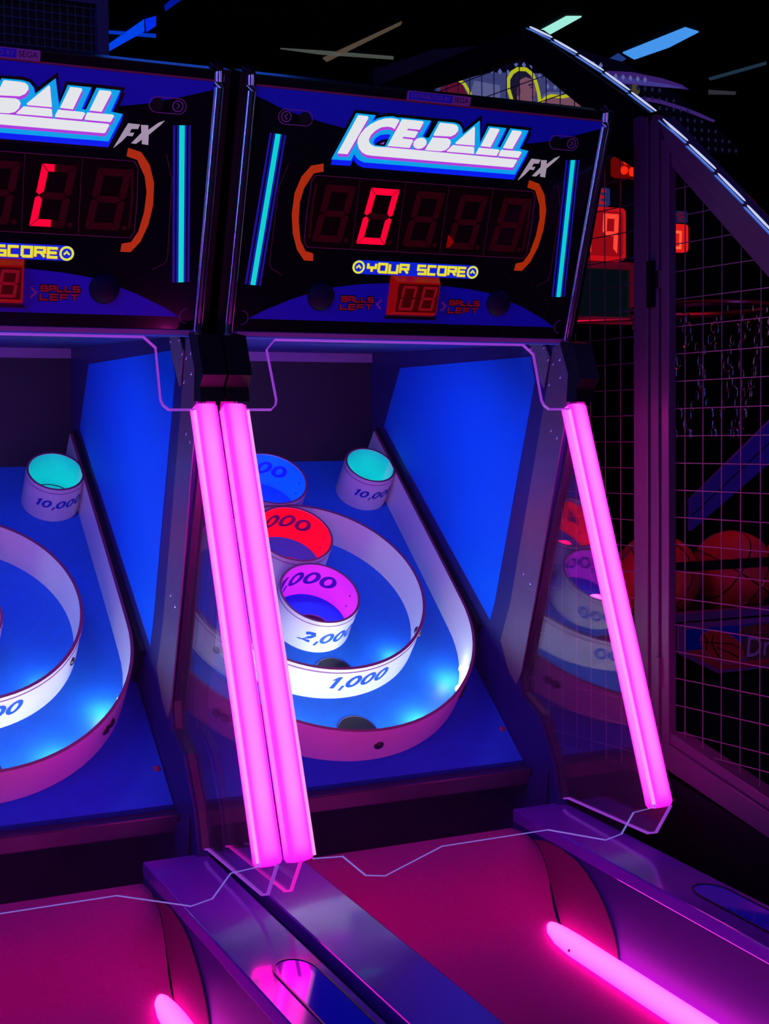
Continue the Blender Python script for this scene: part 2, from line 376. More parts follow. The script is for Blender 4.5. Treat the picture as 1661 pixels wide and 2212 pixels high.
DIG = [-0.2129, -0.1275, -0.0355, 0.0543, 0.1445]
def digit(u0): return seg_shapes(u0, 0.341, 0.0560, 0.0998, 0.0118, 0.163)

ROOT1 = thing('alley_roller_machine', 'whole ball-rolling arcade machine with a lit red 0 on its display, beside the wire cage', 'arcade machine', (0, 0, 0))
R = ROOT1
def L(mb, name, m, par=None, **k): return mb.build(name, m, par or R, **k)

# ---- cabinet
base = MB().box((-.3665, -2.14, -1.6), (.3665, .86, -1.07)); L(base, 'base_cabinet', K['black'])
for s in (-1, 1):
    fn = lambda y, z, d, s=s: (s*(0.345+d), y, z)
    wallp = [(.86, .19), (-.04, .158), (-.058, .158), (-.084, .097), (-.075, .045), (-.037, -.0945), (.122, -.508), (.114, -.565), (.043, -.600), (-.011, -.69), (-.028, -.755), (-.028, -1.07), (.86, -1.07)]
    sp = L(MB().prism(wallp, fn, 0, .0215), 'side_wall', K['walldark'])
    L(MB().prism(wallp, fn, .0217, .0222), 'outer_side_skin', K['black'], sp)
    L(MB().prism([(.065, .139), (.66, .144), (.753, .0046), (.238, -.4207), (.217, -.379), (.05, .0895)], fn, -.001, .0005), 'blue_sticker', K['wallblue'], sp, label='bright blue sheet on the side wall')
    mp = MB().prism([(-.020, .152), (-.047, .160), (-.058, .158), (-.083, .0965), (-.0745, .05), (-.07, .025), (.0545, -.363), (.107, -.515), (.128, -.545), (.16, -.52), (.1914, -.4594), (.1488, -.3725), (.0173, .0268)], fn, -.0025, .0005)
    mpo = L(mp, 'metal_strip', K['metal'], sp)
    L(MB().prism([(.064, .1625), (.0056, .1605), (-.0126, .1345), (.011, .0722), (.0469, .1209)], fn, -.006, -.0026), 'hinge_plate', K['galv'], sp)
    for i, (y, z) in enumerate([(-.0445, .128), (-.020, .121), (-.046, .093), (-.0055, .080), (-.012, -.012), (-.033, -.026), (.096, -.308), (.069, -.326), (.058, .155), (.008, .155), (-.0075, .13)]):
        sc = MB().sphere((0, 0, 0), .0042, 10, 6, True, lambda a, b, c, y=y, z=z, s=s: (s*(.3425-.5*c-(.0035 if i > 7 else 0)), y+a, z+b)); L(sc, 'screw', K['screw'], sp, smooth=True)
    # dark frame strip where the clear side sheet meets the wall
    fr = [(-.0745, .05), (-.0367, -.0945), (.1223, -.508), (.1143, -.565), (.0433, -.600), (-.0107, -.69), (-.0277, -.752)]
    L(MB().ribbon(fr, .016, lambda y, z, d, s=s: (s*(.350+d), y-.004, z), 0, .012), 'sheet_frame', K['beam'], sp)
# tube housings and header sides
for s in (-1, 1):
    fn = lambda y, z, d, s=s: (s*(0.336+d), y, z)
    L(MB().prism([(-.0538, .163), (-.1023, .1554), (-.1305, .0864), (-.112, .0663), (-.116, .0418), (-.0781, .043), (-.0843, .0965)], fn, 0.0, .042), 'light_housing', K['housing'])
    fn = lambda y, z, d, s=s: (s*(0.3445+d), y, z)
    a, b = HP(0, .165, -.004), HP(0, .612, -.004)
    L(MB().prism([(a[1], a[2]), (b[1], b[2]), (b[1]+.03, b[2]+.012), (.34, .59), (.34, .19), (.0, .165)], fn, 0, .0275), 'header_side', K['housing'])
    # chrome trim
    path = [HP(s*.352, .1665), HP(s*.352, .30), HP(s*.352, .45), HP(s*.352, .584), HP(s*.352, .592), HP(s*.352, .606, -.003), HP(s*.352, .614, -.012), HP(s*.352, .618, -.028)]
    L(MB().tube(path, .0093, 14), 'chrome_trim', K['chrome'], smooth=True)
a, b, c = HP(0, .168, -.006), HP(0, .611, -.006), HP(0, .60, -.12)
yz = lambda y, z, d: (-.344+d, y, z)
L(MB().prism([(a[1], a[2]), (b[1], b[2]), (b[1]+.03, b[2]+.012), (.34, .59), (.34, .20), (.02, .172)], yz, 0, .688), 'header_box', K['black'])
# ceiling of the play area, back wall
L(MB().prism([(-.05, .1585), (.83, .188), (.83, .192), (-.05, .165)], lambda y, z, d: (-.344+d, y, z), 0, .688), 'play_area_ceiling', K['walldark'])
L(MB().box((-.3445, .830, -1.0), (.3445, .86, .195)), 'back_panel', K['backwall'])
L(MB().box((-.344, .815, .165), (.344, .8295, .187)), 'back_rail', K['lav'])
# strips under the header
m_ = MB(); m_.prism([(-.344, .1685), (.344, .1685), (.344, .176), (-.344, .176)], HP, -.004, .004); L(m_, 'lower_trim', K['lav'])
a = HP(0, .166, .002)
L(MB().prism([(a[1], a[2]-.001), (-.030, .1565), (-.030, .1590), (a[1], a[2]+.002)], yz, 0, .688), 'header_underside', K['underside'])

# ---- play board
Lb = .972
bd = MB().prism([(-.343, 0), (.343, 0), (.343, Lb), (-.343, Lb)], BP, -.018, 0); BD = L(bd, 'play_board', K['board'])
for s in (-1, 1):
    L(MB().sphere((s*.332, .0853, 0), .0075, 12, 6, True, lambda a, b, c: BP(a, b, c*.4)), 'screw', K['rim'], BD, smooth=True)
for (x, s_) in ((.004, .116), (.008, .276), (0, .405), (0, .585), (0, .765)):
    h = MB().prism(circ(x, s_, .043, 28), BP, .0002, .0008); L(h, 'ball_hole', K['seam'], BD)
    L(MB().wall(circ(x, s_, .0435, 32), .0014, .0, .0016, BP, True), 'hole_rim', K['screw'], BD)
L(MB().box((-.343, .070, -.745), (.343, .112, -.712)), 'board_beam', K['beam'], bevel=.003)
L(MB().box((-.343, -.012, -1.07), (.343, .86, -1.0)), 'ball_pit_floor', K['pit'])
L(MB().box((-.343, .30, -1.0), (.343, .32, -.60)), 'ball_pit_back', K['pit'])
for s in (-1, 1):
    L(MB().prism([(.0, -.70), (.085, -.735), (.05, -.81), (.01, -.80)], lambda y, z, d, s=s: (s*(.335+d), y, z), 0, .004), 'corner_bracket', K['railside'])

# ---- outer fence
CF, RF = .377, .327
fp = [(-.330, .962), (-.330, .80), (-.329, .60), (-RF-.001, .45)]+[(RF*math.cos(a), CF+RF*math.sin(a)) for a in [math.pi+math.pi*i/40 for i in range(41)]]+[(RF+.001, .45), (.329, .60), (.330, .80), (.330, .962)]
FE = L(MB().wall(fp, .0065, 0, .092, BP, False, 0, 1), 'outer_fence', [K['white'], K['rim']], smooth=True)
for s in (-1, 1): L(MB().prism([(s*.3345, .30), (s*.344, .30), (s*.344, .97), (s*.3345, .97)], BP, .0, .094), 'fence_backing', K['seam'], FE)
def bolt(par, x, s_, h, nx, ns, r=.011, m='bolt'):
    f = lambda a, b, c: BP(x+nx*c*.55-ns*a, s_+ns*c*.55+nx*a, h+b)
    L(MB().sphere((0, 0, 0), r, 14, 8, True, f), 'bolt', K[m], par, smooth=True)
for a in (-88, -40, -43.5, -140, -136.5):
    t = math.radians(a); bolt(FE, (RF+.003)*math.cos(t), CF+(RF+.003)*math.sin(t), .05 if a > -45 or a < -130 else .045, math.cos(t), math.sin(t))
def led(par, x, s_, h, nx, ns, e=None, col=(.85, 1, .95)):
    f = lambda a, b, c: BP(x+nx*c*.9-ns*a, s_+ns*c*.9+nx*a, h+b)
    L(MB().sphere((0, 0, 0), .0085, 12, 8, True, f), 'led', K['led'], par, smooth=True)
def lamp(x, s_, h, e, col, r=.012):
    l = bpy.data.lights.new('led_lamp', 'POINT'); l.energy = e; l.color = col; l.shadow_soft_size = r
    for off in (0, -.76):
        o = bpy.data.objects.new('led_lamp', l); COL.objects.link(o); p = BP(x, s_, h); o.location = (p[0]+off, p[1], p[2]+ZO)
for a in (-25, -36, -65, -90, -115, -144, -155):
    t = math.radians(a); r_ = RF-.004
    led(FE, r_*math.cos(t), CF+r_*math.sin(t), .022, -math.cos(t), -math.sin(t))
LEDC = (.78, 1.0, .84)
for a, e in ((-30, .26), (-60, .50), (-90, .60), (-120, .50), (-150, .26)):
    t = math.radians(a); lamp((RF-.030)*math.cos(t), CF+(RF-.030)*math.sin(t), .03, e, LEDC)

# ---- large ring and cups
CR, RR = .46, .2465
RG = L(MB().wall(circ(0, CR, RR, 96), .0065, 0, .090, BP, True, 0, 1), 'large_ring', [K['white'], K['rim']], smooth=True)
def wrap(x0, s0, r, rot=0.0, inner=False):
    if inner: return lambda a, h, d: BP(x0+(r-d)*math.sin(a/r+rot), s0+(r-d)*math.cos(a/r+rot), h)
    return lambda a, h, d: BP(x0+(r+d)*math.sin(a/r+rot), s0-(r+d)*math.cos(a/r+rot), h)
n_ = MB(); number(n_, '1,000', 0, .050, .034, wrap(0, CR, RR+.0033, .13), .0003, .0008); L(n_, 'number', K['ink'], RG)
L(MB().wall(circ(0, CR, RR+.0038, 96), .001, .079, .081, BP, True), 'groove_line', K['lav'], RG)
for a in (-33, -147):
    t = math.radians(a); bolt(RG, (RR+.004)*math.cos(t), CR+(RR+.004)*math.sin(t), .052, math.cos(t), math.sin(t), .009)
    bolt(RG, (RR-.004)*math.cos(t), CR+(RR-.004)*math.sin(t), .060, -math.cos(t), -math.sin(t), .009)
for a in (-38, -65, -90, -115, -142):
    t = math.radians(a); r_ = RR-.004; led(RG, r_*math.cos(t), CR+r_*math.sin(t), .016, -math.cos(t), -math.sin(t))
for a, e in ((-45, .18), (-90, .60), (-135, .18)):
    t = math.radians(a); lamp((RR-.028)*math.cos(t), CR+(RR-.028)*math.sin(t), .022, e, LEDC)

def cup(x0, s0, r, out_num, in_num, col, e, rotn=0.0, floor=None, ih=.030, name='scoring_cup', lab=None):
    cu = L(MB().wall(circ(x0, s0, r, 64), .005, 0, .092, BP, True, 0, 1), name, [K['white'], K['rim']], smooth=True, label=lab)
    L(MB().wall(circ(x0, s0, r+.0029, 64), .0008, .0805, .0822, BP, True), 'groove_line', K['lav'], cu)
    if out_num:
        n_ = MB(); number(n_, out_num, 0, .043 if ih > .025 else .049, ih, wrap(x0, s0, r+.0025, rotn), .0003, .0008); L(n_, 'number', K['ink'], cu)
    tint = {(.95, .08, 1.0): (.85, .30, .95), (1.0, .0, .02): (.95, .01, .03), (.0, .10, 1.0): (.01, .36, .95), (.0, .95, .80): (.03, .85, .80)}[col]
    tm = mat('tinted_liner', tint, .4)  # added liner, coloured like the cup light to keep the glow saturated
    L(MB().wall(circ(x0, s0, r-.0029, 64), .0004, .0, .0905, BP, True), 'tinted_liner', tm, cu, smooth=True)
    if in_num:
        n_ = MB(); number(n_, in_num, 0, .052, ih*1.25, wrap(x0, s0, r-.0025, -.06, True), .0009, .0014); L(n_, 'inner_number', K['inkdark'], cu)
    if floor: L(MB().prism(circ(x0, s0, r-.003, 40), BP, .001, .002), 'cup_floor', tm, cu)  # floor carries the cup light's colour too
    for a in (8, 165):
        t = math.radians(a)
        for hh in (.062, .030):
            f = lambda p, q, c, t=t, hh=hh: BP(x0+(r-.0025-.3*c)*math.cos(t)-math.sin(t)*p, s0+(r-.0025-.3*c)*math.sin(t)+math.cos(t)*p, hh+q)
            L(MB().sphere((0, 0, 0), .0036, 10, 6, True, f), 'rivet', K['bolt'], cu, smooth=True)
    if floor:
        L(MB().ribbon(circ(x0, s0, r-.0045, 40), .0022, BP, .002, .0026, True), 'floor_joint', K['seam'], cu)
        for (a_, b_) in ((.022, .012), (-.012, .020), (.004, .038)): L(MB().sphere((0, 0, 0), .0045, 10, 6, True, lambda p, q, c, a_=a_, b_=b_: BP(x0+a_+p, s0+b_+q, .002+c*.5)), 'floor_bolt', K['bolt'], cu, smooth=True)
    lamp(x0, s0-r*.35, .030, e, col, .02)
    return cu
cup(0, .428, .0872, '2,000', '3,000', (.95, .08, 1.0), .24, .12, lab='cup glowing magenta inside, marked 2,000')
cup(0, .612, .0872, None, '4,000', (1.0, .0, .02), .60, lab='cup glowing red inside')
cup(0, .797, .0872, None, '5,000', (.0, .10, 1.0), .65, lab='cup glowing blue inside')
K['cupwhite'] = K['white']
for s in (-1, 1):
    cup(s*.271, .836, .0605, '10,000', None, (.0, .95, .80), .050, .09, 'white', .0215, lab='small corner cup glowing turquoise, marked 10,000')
# fill from the lamp under the header that washes the play area
for off in (0, -.76):
    area('play_area_lamp', (off, .22, .160), (off, .50, -.40), .22, (.22, .28, 1.0), 1.9, .05)

# ---- clear sheets
shield = [(-.259, .0), (.259, .0), (.278, .020), (.2745, .116), (.2775, .126), (.287, .1345), (.334, .1345), (.334, .905), (.2865, .9085), (.252, .942), (.217, .948), (.105, .9158)]
shield += [(-.1026, .9163), (-.214, .949), (-.248, .9435), (-.2829, .9085), (-.334, .905), (-.334, .1345), (-.287, .1345), (-.2775, .126), (-.2745, .116), (-.278, .020)]
SH = L(MB().prism(shield, SP, -.002, .002), 'front_shield', K['acrf'])
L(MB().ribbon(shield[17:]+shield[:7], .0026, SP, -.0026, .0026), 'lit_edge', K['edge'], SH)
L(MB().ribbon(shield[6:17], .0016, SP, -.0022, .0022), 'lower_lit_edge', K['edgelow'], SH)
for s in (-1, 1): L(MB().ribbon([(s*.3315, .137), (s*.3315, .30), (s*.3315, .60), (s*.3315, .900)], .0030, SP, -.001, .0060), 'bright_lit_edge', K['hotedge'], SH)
for s in (-1, 1):
    side = [(-.060, .05), (-.100, .020), (-.160, -.137), (-.262, -.44), (-.343, -.66), (-.376, -.690), (-.3326, -.7495), (-.3087, -.757), (-.0434, -.751), (-.0175, -.757), (.000, -.695), (.057, -.602), (.1283, -.5678), (.137, -.5109), (-.020, -.095)]
    f = lambda y, z, d, s=s: (s*(.360+d), y, z)
    so = L(MB().prism(side, f, -.002, .002), 'side_sheet', K['acr'])
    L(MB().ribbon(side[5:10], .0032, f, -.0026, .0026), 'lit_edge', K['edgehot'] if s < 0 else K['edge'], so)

# ---- pink light tubes
tipm = glow('pink_tip', (.75, .005, .50), .8, coat=0)
def pink(s):
    mb = MB(); xs, dp = .0205, .036; prof = []; rc = .007
    def edge(a, b, n): return [(a[0]+(b[0]-a[0])*i/n, a[1]+(b[1]-a[1])*i/n) for i in range(n)]
    hx, hd = xs, dp/2
    for (cx, cy_, a0), nxt, n in (((hx-rc, hd-rc, 0), (-(hx-rc), hd), 12), ((-(hx-rc), hd-rc, 90), (-hx, -(hd-rc)), 8), ((-(hx-rc), -(hd-rc), 180), (hx-rc, -hd), 4), ((hx-rc, -(hd-rc), 270), (hx, hd-rc), 8)):
        arc = [(cx+rc*math.cos(math.radians(a0+90*i/4)), cy_+rc*math.sin(math.radians(a0+90*i/4))) for i in range(4)]
        prof += arc+edge((cx+rc*math.cos(math.radians(a0+90)), cy_+rc*math.sin(math.radians(a0+90))), nxt, n)
    N = len(prof)
    st = [(.122, .35), (.124, .8), (.128, 1.0), (.2, 1), (.4, 1), (.6, 1), (.8, 1), (.88, 1), (.898, 1.0), (.904, .85), (.906, .4)]
    vs = []; at = []
    for sv, k in st:
        for px, pd in prof:
            vs.append(SP(s*.3535+px*k, sv, pd*k-.012))
            g = 0.1
            if pd > dp*.46: g = max(0, 1-abs(px/(xs*.82))**2.2)
            elif abs(px) > xs*.97: g = .8*max(0, 1-abs((pd)/(dp*.36))**2)
            if sv > .86: g *= max(0, (.90-sv)/.04)
            if sv < .15: g *= .6
            at.append(max(0.001, min(1, g)))
    fs = [(i*N+k, i*N+(k+1) % N, (i+1)*N+(k+1) % N, (i+1)*N+k) for i in range(len(st)-1) for k in range(N)]
    fs += [tuple(range(N-1, -1, -1)), tuple(range((len(st)-1)*N, len(st)*N))]
    mb.add(vs, fs, 0, at); return L(mb, 'pink_light_tube', K['tube'], smooth=True)
for s in (-1, 1):
    TB = pink(s)
    tip = MB(); a_ = [SP(s*.3545, .1235, .002), SP(s*.3725, .1235, .002), SP(s*.3725, .1235, -.026), SP(s*.3545, .1235, -.026), SP(s*.3640, .085, -.012)]  # glowing wedge added in place of tube light on the bracket
    tip.add(a_, [(0, 1, 4), (1, 2, 4), (2, 3, 4), (3, 0, 4), (3, 2, 1, 0)], 0, [.05, .05, .05, .05, .01])
    L(tip, 'diffuser_tip', tipm, TB)

# ---- lane, ramp, rails
prof = [(-.013, -1.0), (-.013, -.804), (-.05, -.8025), (-.08, -.805), (-.102, -.812), (-.122, -.824), (-.137, -.842), (-.148, -.865), (-.155, -.890), (-.163, -.915), (-.175, -.938), (-.195, -.955), (-.225, -.966), (-.28, -.973), (-.5, -.986), (-1.0, -1.014), (-2.1, -1.066), (-2.1, -1.0695), (-.4, -1.069)]
L(MB().prism(prof, lambda y, z, d: (-.2465+d, y, z), 0, .493), 'lane_ramp', K['lane'], smooth=True)
for s in (-1, 1):
    f = lambda y, z, d, s=s: (s*(.248+d), y, z)
    z_ = lambda y: -.766+.055*(y+.012)
    rl = MB().prism([(-.012, z_(-.012)), (-2.1, z_(-2.1)), (-2.1, z_(-2.1)-.026), (-.012, z_(-.012)-.026)], f, 0, .1195)
    RL = L(rl, 'side_rail', K['rail'], bevel=.0025)
    L(MB().prism([(-.012, z_(-.012)-.0262), (-2.1, z_(-2.1)-.0262), (-2.1, -1.07), (-.012, -1.07)], f, .001, .1185), 'rail_wall', K['railside'], RL)
    SP_ = lambda x, y, d, s=s: (s*x, y, z_(y)+d)
    slot = [(.352, -1.42), (.352, -.56)]+[(.320+.032*math.cos(t), -.55+.045*math.sin(t)) for t in [math.pi*i/14 for i in range(15)]]+[(.288, -.56), (.288, -1.42)]
    if s > 0: L(MB().prism(slot, SP_, .0004, .0010), 'ball_window', mat('blue_slot_glass', (.0, .02, .75), .08, coat=.8), RL)
    if s > 0: L(MB().wall(slot, .003, .0, .0022, SP_, False), 'window_rim', K['seam'], RL)
    sc = [(-.02, -.806), (-.09, -.808), (-.1365, -.800), (-.185, -.7995), (-.240, -.809), (-.275, -.823), (-.307, -.845), (-.332, -.868), (-.350, -.891), (-.363, -.914), (-.3716, -.937), (-.378, -.975), (-.2, -.965), (-.14, -.85)]
    L(MB().prism(sc, lambda y, z, d, s=s: (s*(.2468+d), y, z), -.0012, .0008), 'side_carpet', K['carpetside'])
    L(MB().tube([(s*.2457, y, z+.001) for y, z in prof[3:12]], .0011, 6), 'ramp_edge_trim', K['seam'])
    # lane light
    pts = [(-.183, .002), (-.186, .008), (-.196, .014), (-.225, .019), (-.27, .0215)]+[(-.4-.3*i, .0215) for i in range(6)]
    mb = MB(); N = 20; vs = []; at = []
    for y, r in pts:
        for k in range(N):
            t = 2*math.pi*k/N
            vs.append((s*(.2245-r*math.cos(t)*1.0), y, -.955+.05*(y+.2)+r*1.0*math.sin(t)+(.0215-r)*.6))
            at.append(max(.001, .25+.65*max(0, math.cos(t-.9))**1.5) if r > .01 else .3)
    mb.add(vs, [(i*N+k, i*N+(k+1) % N, (i+1)*N+(k+1) % N, (i+1)*N+k) for i in range(len(pts)-1) for k in range(N)]+[tuple(range(N)), tuple(range(len(vs)-N, len(vs)))], 0, at)
    LT = L(mb, 'lane_light_tube', K['lanetube'], smooth=True)
    L(MB().sphere((s*.2015, -.285, -.958), .0028, 8, 6), 'screw', K['rim'], LT, smooth=True)

# ---- header face
HF = L(MB().prism([(-.343, .177), (.343, .177), (.343, .610), (-.343, .610)], HP, -.006, 0), 'header_panel', K['blackgloss'])
H = lambda mb, name, m, **k: L(mb, name, K[m], HF, **k)
tb = [(-.343, .592), (-.343, .5765), (-.325, .5715), (-.3011, .5625), (-.26, .552), (-.2148, .5435), (-.17, .5375), (-.1, .5325), (0, .531), (.1, .5335), (.1873, .5395), (.235, .548), (.29, .563), (.336, .577), (.343, .580), (.343, .592)]
H(MB().prism(tb, HP, .0002, .0005), 'blue_band', 'artblue')
H(MB().prism([(-.183, .569), (-.11, .569), (-.11, .538), (-.183, .538)], HP, .0005, .0008), 'light_patch', 'artblue')
H(MB().prism([(-.343, .5925), (.343, .5925), (.343, .5955), (-.343, .5955)], HP, .0, .0012), 'red_top_line', 'rim')
ac = [(-.3167, .199), (-.29, .214), (-.24, .236), (-.2, .2495), (-.1607, .2605), (-.1056, .2685), (-.05, .2722), (0, .2728), (.05, .2718), (.1162, .267), (.1604, .261), (.2, .2495), (.24, .236), (.29, .214), (.3167, .199)]
H(MB().prism(ac, HP, .0002, .0005), 'blue_arc', 'artblue')
for s in (-1, 1):
    H(MB().sphere((s*.1835, .243, 0), .0262, 24, 16, True, lambda a, b, c: HP(a, b, c*.55)), 'ball_dome', 'dome', smooth=True)
    cx = s*.2681
    pl = MB().ribbon(rrect(cx-.031, .5355, cx+.031, .5600, .0122), .0012, HP, .0005, .0009, True)
    pl.ribbon(circ(s*.2851, .548, .0085, 24), .0018, HP, .0005, .0009, True)
    pl.ribbon([(s*.2832, .5525), (s*.2878, .548), (s*.2832, .5435)], .0017, HP, .0005, .0009)
    H(pl, 'arrow_mark', 'artline')
    H(MB().prism(circ(s*.2513, .548, .0105, 24), HP, .0005, .0012), 'sensor_window', 'seam')
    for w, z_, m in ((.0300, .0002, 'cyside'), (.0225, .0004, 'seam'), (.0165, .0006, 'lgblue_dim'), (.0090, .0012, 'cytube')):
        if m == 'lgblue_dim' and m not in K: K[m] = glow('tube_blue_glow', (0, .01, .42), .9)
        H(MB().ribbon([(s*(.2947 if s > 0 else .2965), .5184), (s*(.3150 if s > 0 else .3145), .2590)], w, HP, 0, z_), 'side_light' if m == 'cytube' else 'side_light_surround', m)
    H(MB().ribbon(circ(s*.330, .2005, .0125, 14, math.pi*.5, math.pi*1.5 if s > 0 else -math.pi*.5), .001, HP, .0005, .0008), 'corner_ring', 'artline')
    H(MB().ribbon([(s*.272, .47), (s*.285, .43), (s*.288, .30), (s*.284, .290), (s*.262, .278)], .0008, HP, .0002, .0005), 'thin_red_line', 'rim')
ART = {"white":{"I":[[-0.154,0.5617],[-0.1367,0.5617],[-0.1348,0.56],[-0.1348,0.5576],[-0.1656,0.4949],[-0.1842,0.4948]],"C":[[-0.0818,0.5442],[-0.0748,0.559],[-0.0773,0.5613],[-0.0908,0.5622],[-0.1018,0.5607],[-0.1151,0.5562],[-0.128,0.549],[-0.138,0.5408],[-0.145,0.5316],[-0.1493,0.5227],[-0.1489,0.5141],[-0.1449,0.5058],[-0.1378,0.4995],[-0.1305,0.4967],[-0.1205,0.4958],[0.1661,0.4956],[0.1681,0.4968],[0.1737,0.5086],[0.1724,0.5107],[-0.0912,0.5124],[-0.1088,0.5117],[-0.1158,0.512],[-0.1224,0.5143],[-0.1272,0.5183],[-0.1286,0.5231],[-0.1255,0.5308],[-0.1182,0.5388],[-0.1079,0.5451],[-0.097,0.5473],[-0.0885,0.5468]],"E":[[-0.0696,0.5623],[-0.0297,0.5622],[-0.0271,0.5606],[-0.0331,0.5472],[-0.0563,0.5472],[-0.0577,0.5443],[-0.0383,0.5441],[-0.0357,0.5428],[-0.0408,0.5324],[-0.063,0.5327],[-0.0647,0.5298],[-0.0454,0.5294],[-0.0427,0.5277],[-0.0481,0.5145],[-0.0911,0.5145]],"dot":[[-0.0173,0.5302],[-0.0162,0.528],[-0.016,0.5256],[-0.0166,0.523],[-0.0181,0.5205],[-0.0203,0.5183],[-0.023,0.5164],[-0.0262,0.5151],[-0.0295,0.5144],[-0.0328,0.5144],[-0.0358,0.515],[-0.0383,0.5163],[-0.0401,0.5181],[-0.0412,0.5203],[-0.0415,0.5227],[-0.0408,0.5253],[-0.0394,0.5278],[-0.0372,0.53],[-0.0345,0.5318],[-0.0313,0.5332],[-0.028,0.5339],[-0.0247,0.5339],[-0.0217,0.5333],[-0.0192,0.532]],"B1":[[0.005,0.562],[0.0064,0.5625],[0.0309,0.5623],[0.0384,0.5613],[0.0429,0.5574],[0.0433,0.5518],[0.0387,0.5451],[0.0304,0.5406],[-0.0022,0.5392],[-0.0043,0.5406]],"B2":[[-0.0053,0.5361],[0.0245,0.5369],[0.0297,0.5349],[0.0323,0.5304],[0.0301,0.5225],[0.0238,0.5163],[0.0144,0.5135],[-0.0155,0.5132],[-0.0164,0.5144]],"A1":[[0.0749,0.5615],[0.0764,0.5595],[0.0809,0.5286],[0.0431,0.5284],[0.0416,0.5305],[0.0733,0.5602]],"A2":[[0.0377,0.5262],[0.0792,0.5263],[0.081,0.525],[0.0824,0.5141],[0.0275,0.5138],[0.0264,0.5151]],"L1":[[0.108,0.5621],[0.1258,0.5617],[0.1272,0.5594],[0.1141,0.5283],[0.0938,0.5288]],"L1b":[[0.091,0.5258],[0.1315,0.5256],[0.1339,0.5237],[0.1293,0.514],[0.0871,0.514],[0.0863,0.5156]],"L2":[[0.1546,0.5617],[0.1723,0.5615],[0.1741,0.5589],[0.16,0.5285],[0.1406,0.5289]],"L2b":[[0.1374,0.5257],[0.1782,0.5258],[0.1806,0.5239],[0.1756,0.5138],[0.1344,0.5139],[0.1336,0.516]]},"cyan":[[-0.1578,0.5648],[-0.1212,0.5645],[-0.1265,0.5528],[-0.1156,0.5599],[-0.1022,0.5638],[-0.0884,0.5655],[-0.0769,0.5638],[-0.0728,0.5647],[-0.0127,0.5643],[-0.0256,0.5363],[-0.0151,0.534],[-0.0117,0.5356],[0.0018,0.5643],[0.0012,0.5648],[0.0337,0.5651],[0.0439,0.5631],[0.0513,0.556],[0.0541,0.5463],[0.0844,0.5725],[0.092,0.5323],[0.1042,0.5646],[0.1414,0.5644],[0.1281,0.5301],[0.135,0.5294],[0.1498,0.5646],[0.1882,0.564],[0.1751,0.5301],[0.1946,0.5279],[0.1744,0.4833],[-0.1328,0.4833],[-0.143,0.4867],[-0.1493,0.4918],[-0.1524,0.4965],[-0.1573,0.4844],[-0.1944,0.4838]],"holeblue":[[-0.1191,0.5177],[-0.1175,0.524],[-0.1126,0.5287],[-0.1061,0.5323],[-0.0952,0.5345],[-0.0877,0.5338],[-0.0906,0.5274],[-0.1161,0.5142]],"holeblack":[[-0.1161,0.5142],[-0.1126,0.5188],[-0.1049,0.5238],[-0.0906,0.527],[-0.0963,0.5135]],"holepurple":[[-0.1062,0.5167],[-0.0978,0.5213],[-0.099,0.517]],"F":[[0.205,0.5144],[0.2243,0.514],[0.2214,0.5065],[0.211,0.506],[0.2078,0.4996],[0.2156,0.5002],[0.2132,0.4944],[0.2044,0.4946],[0.1959,0.4848],[0.1832,0.4736],[0.1998,0.5049]],"X":[[0.2262,0.5134],[0.238,0.5139],[0.2385,0.5062],[0.255,0.5193],[0.2648,0.5234],[0.2591,0.5166],[0.2399,0.4989],[0.2402,0.4826],[0.2298,0.4834],[0.2294,0.4908],[0.2198,0.483],[0.2119,0.4832],[0.2277,0.501]],"brkL":[[-0.2076,0.4756],[-0.2059,0.462],[-0.224,0.4575],[-0.2386,0.4314],[-0.2436,0.4067],[-0.2419,0.374],[-0.2344,0.3413],[-0.2232,0.3231],[-0.2079,0.3196],[-0.2063,0.3062],[-0.2235,0.3063],[-0.2391,0.3244],[-0.2505,0.3529],[-0.2561,0.3855],[-0.2551,0.4222],[-0.2454,0.4511],[-0.23,0.4703]],"brkR":[[0.2051,0.4744],[0.2076,0.4616],[0.2247,0.4531],[0.2392,0.4187],[0.2424,0.3833],[0.2348,0.347],[0.2235,0.3239],[0.2062,0.3187],[0.2086,0.3061],[0.2343,0.3085],[0.2478,0.3341],[0.2565,0.3706],[0.2561,0.4019],[0.2476,0.4369],[0.2358,0.4625],[0.2207,0.4738]],"plate":[[-0.1285,0.2991],[-0.1223,0.3104],[-0.1116,0.3123],[0.1178,0.3121],[0.1282,0.3069],[0.1299,0.2975],[0.1199,0.2861],[-0.1191,0.2869]]}

def P(name, m, poly, d): H(MB().prism([tuple(p) for p in poly], HP, d-.0003, d), name, m)
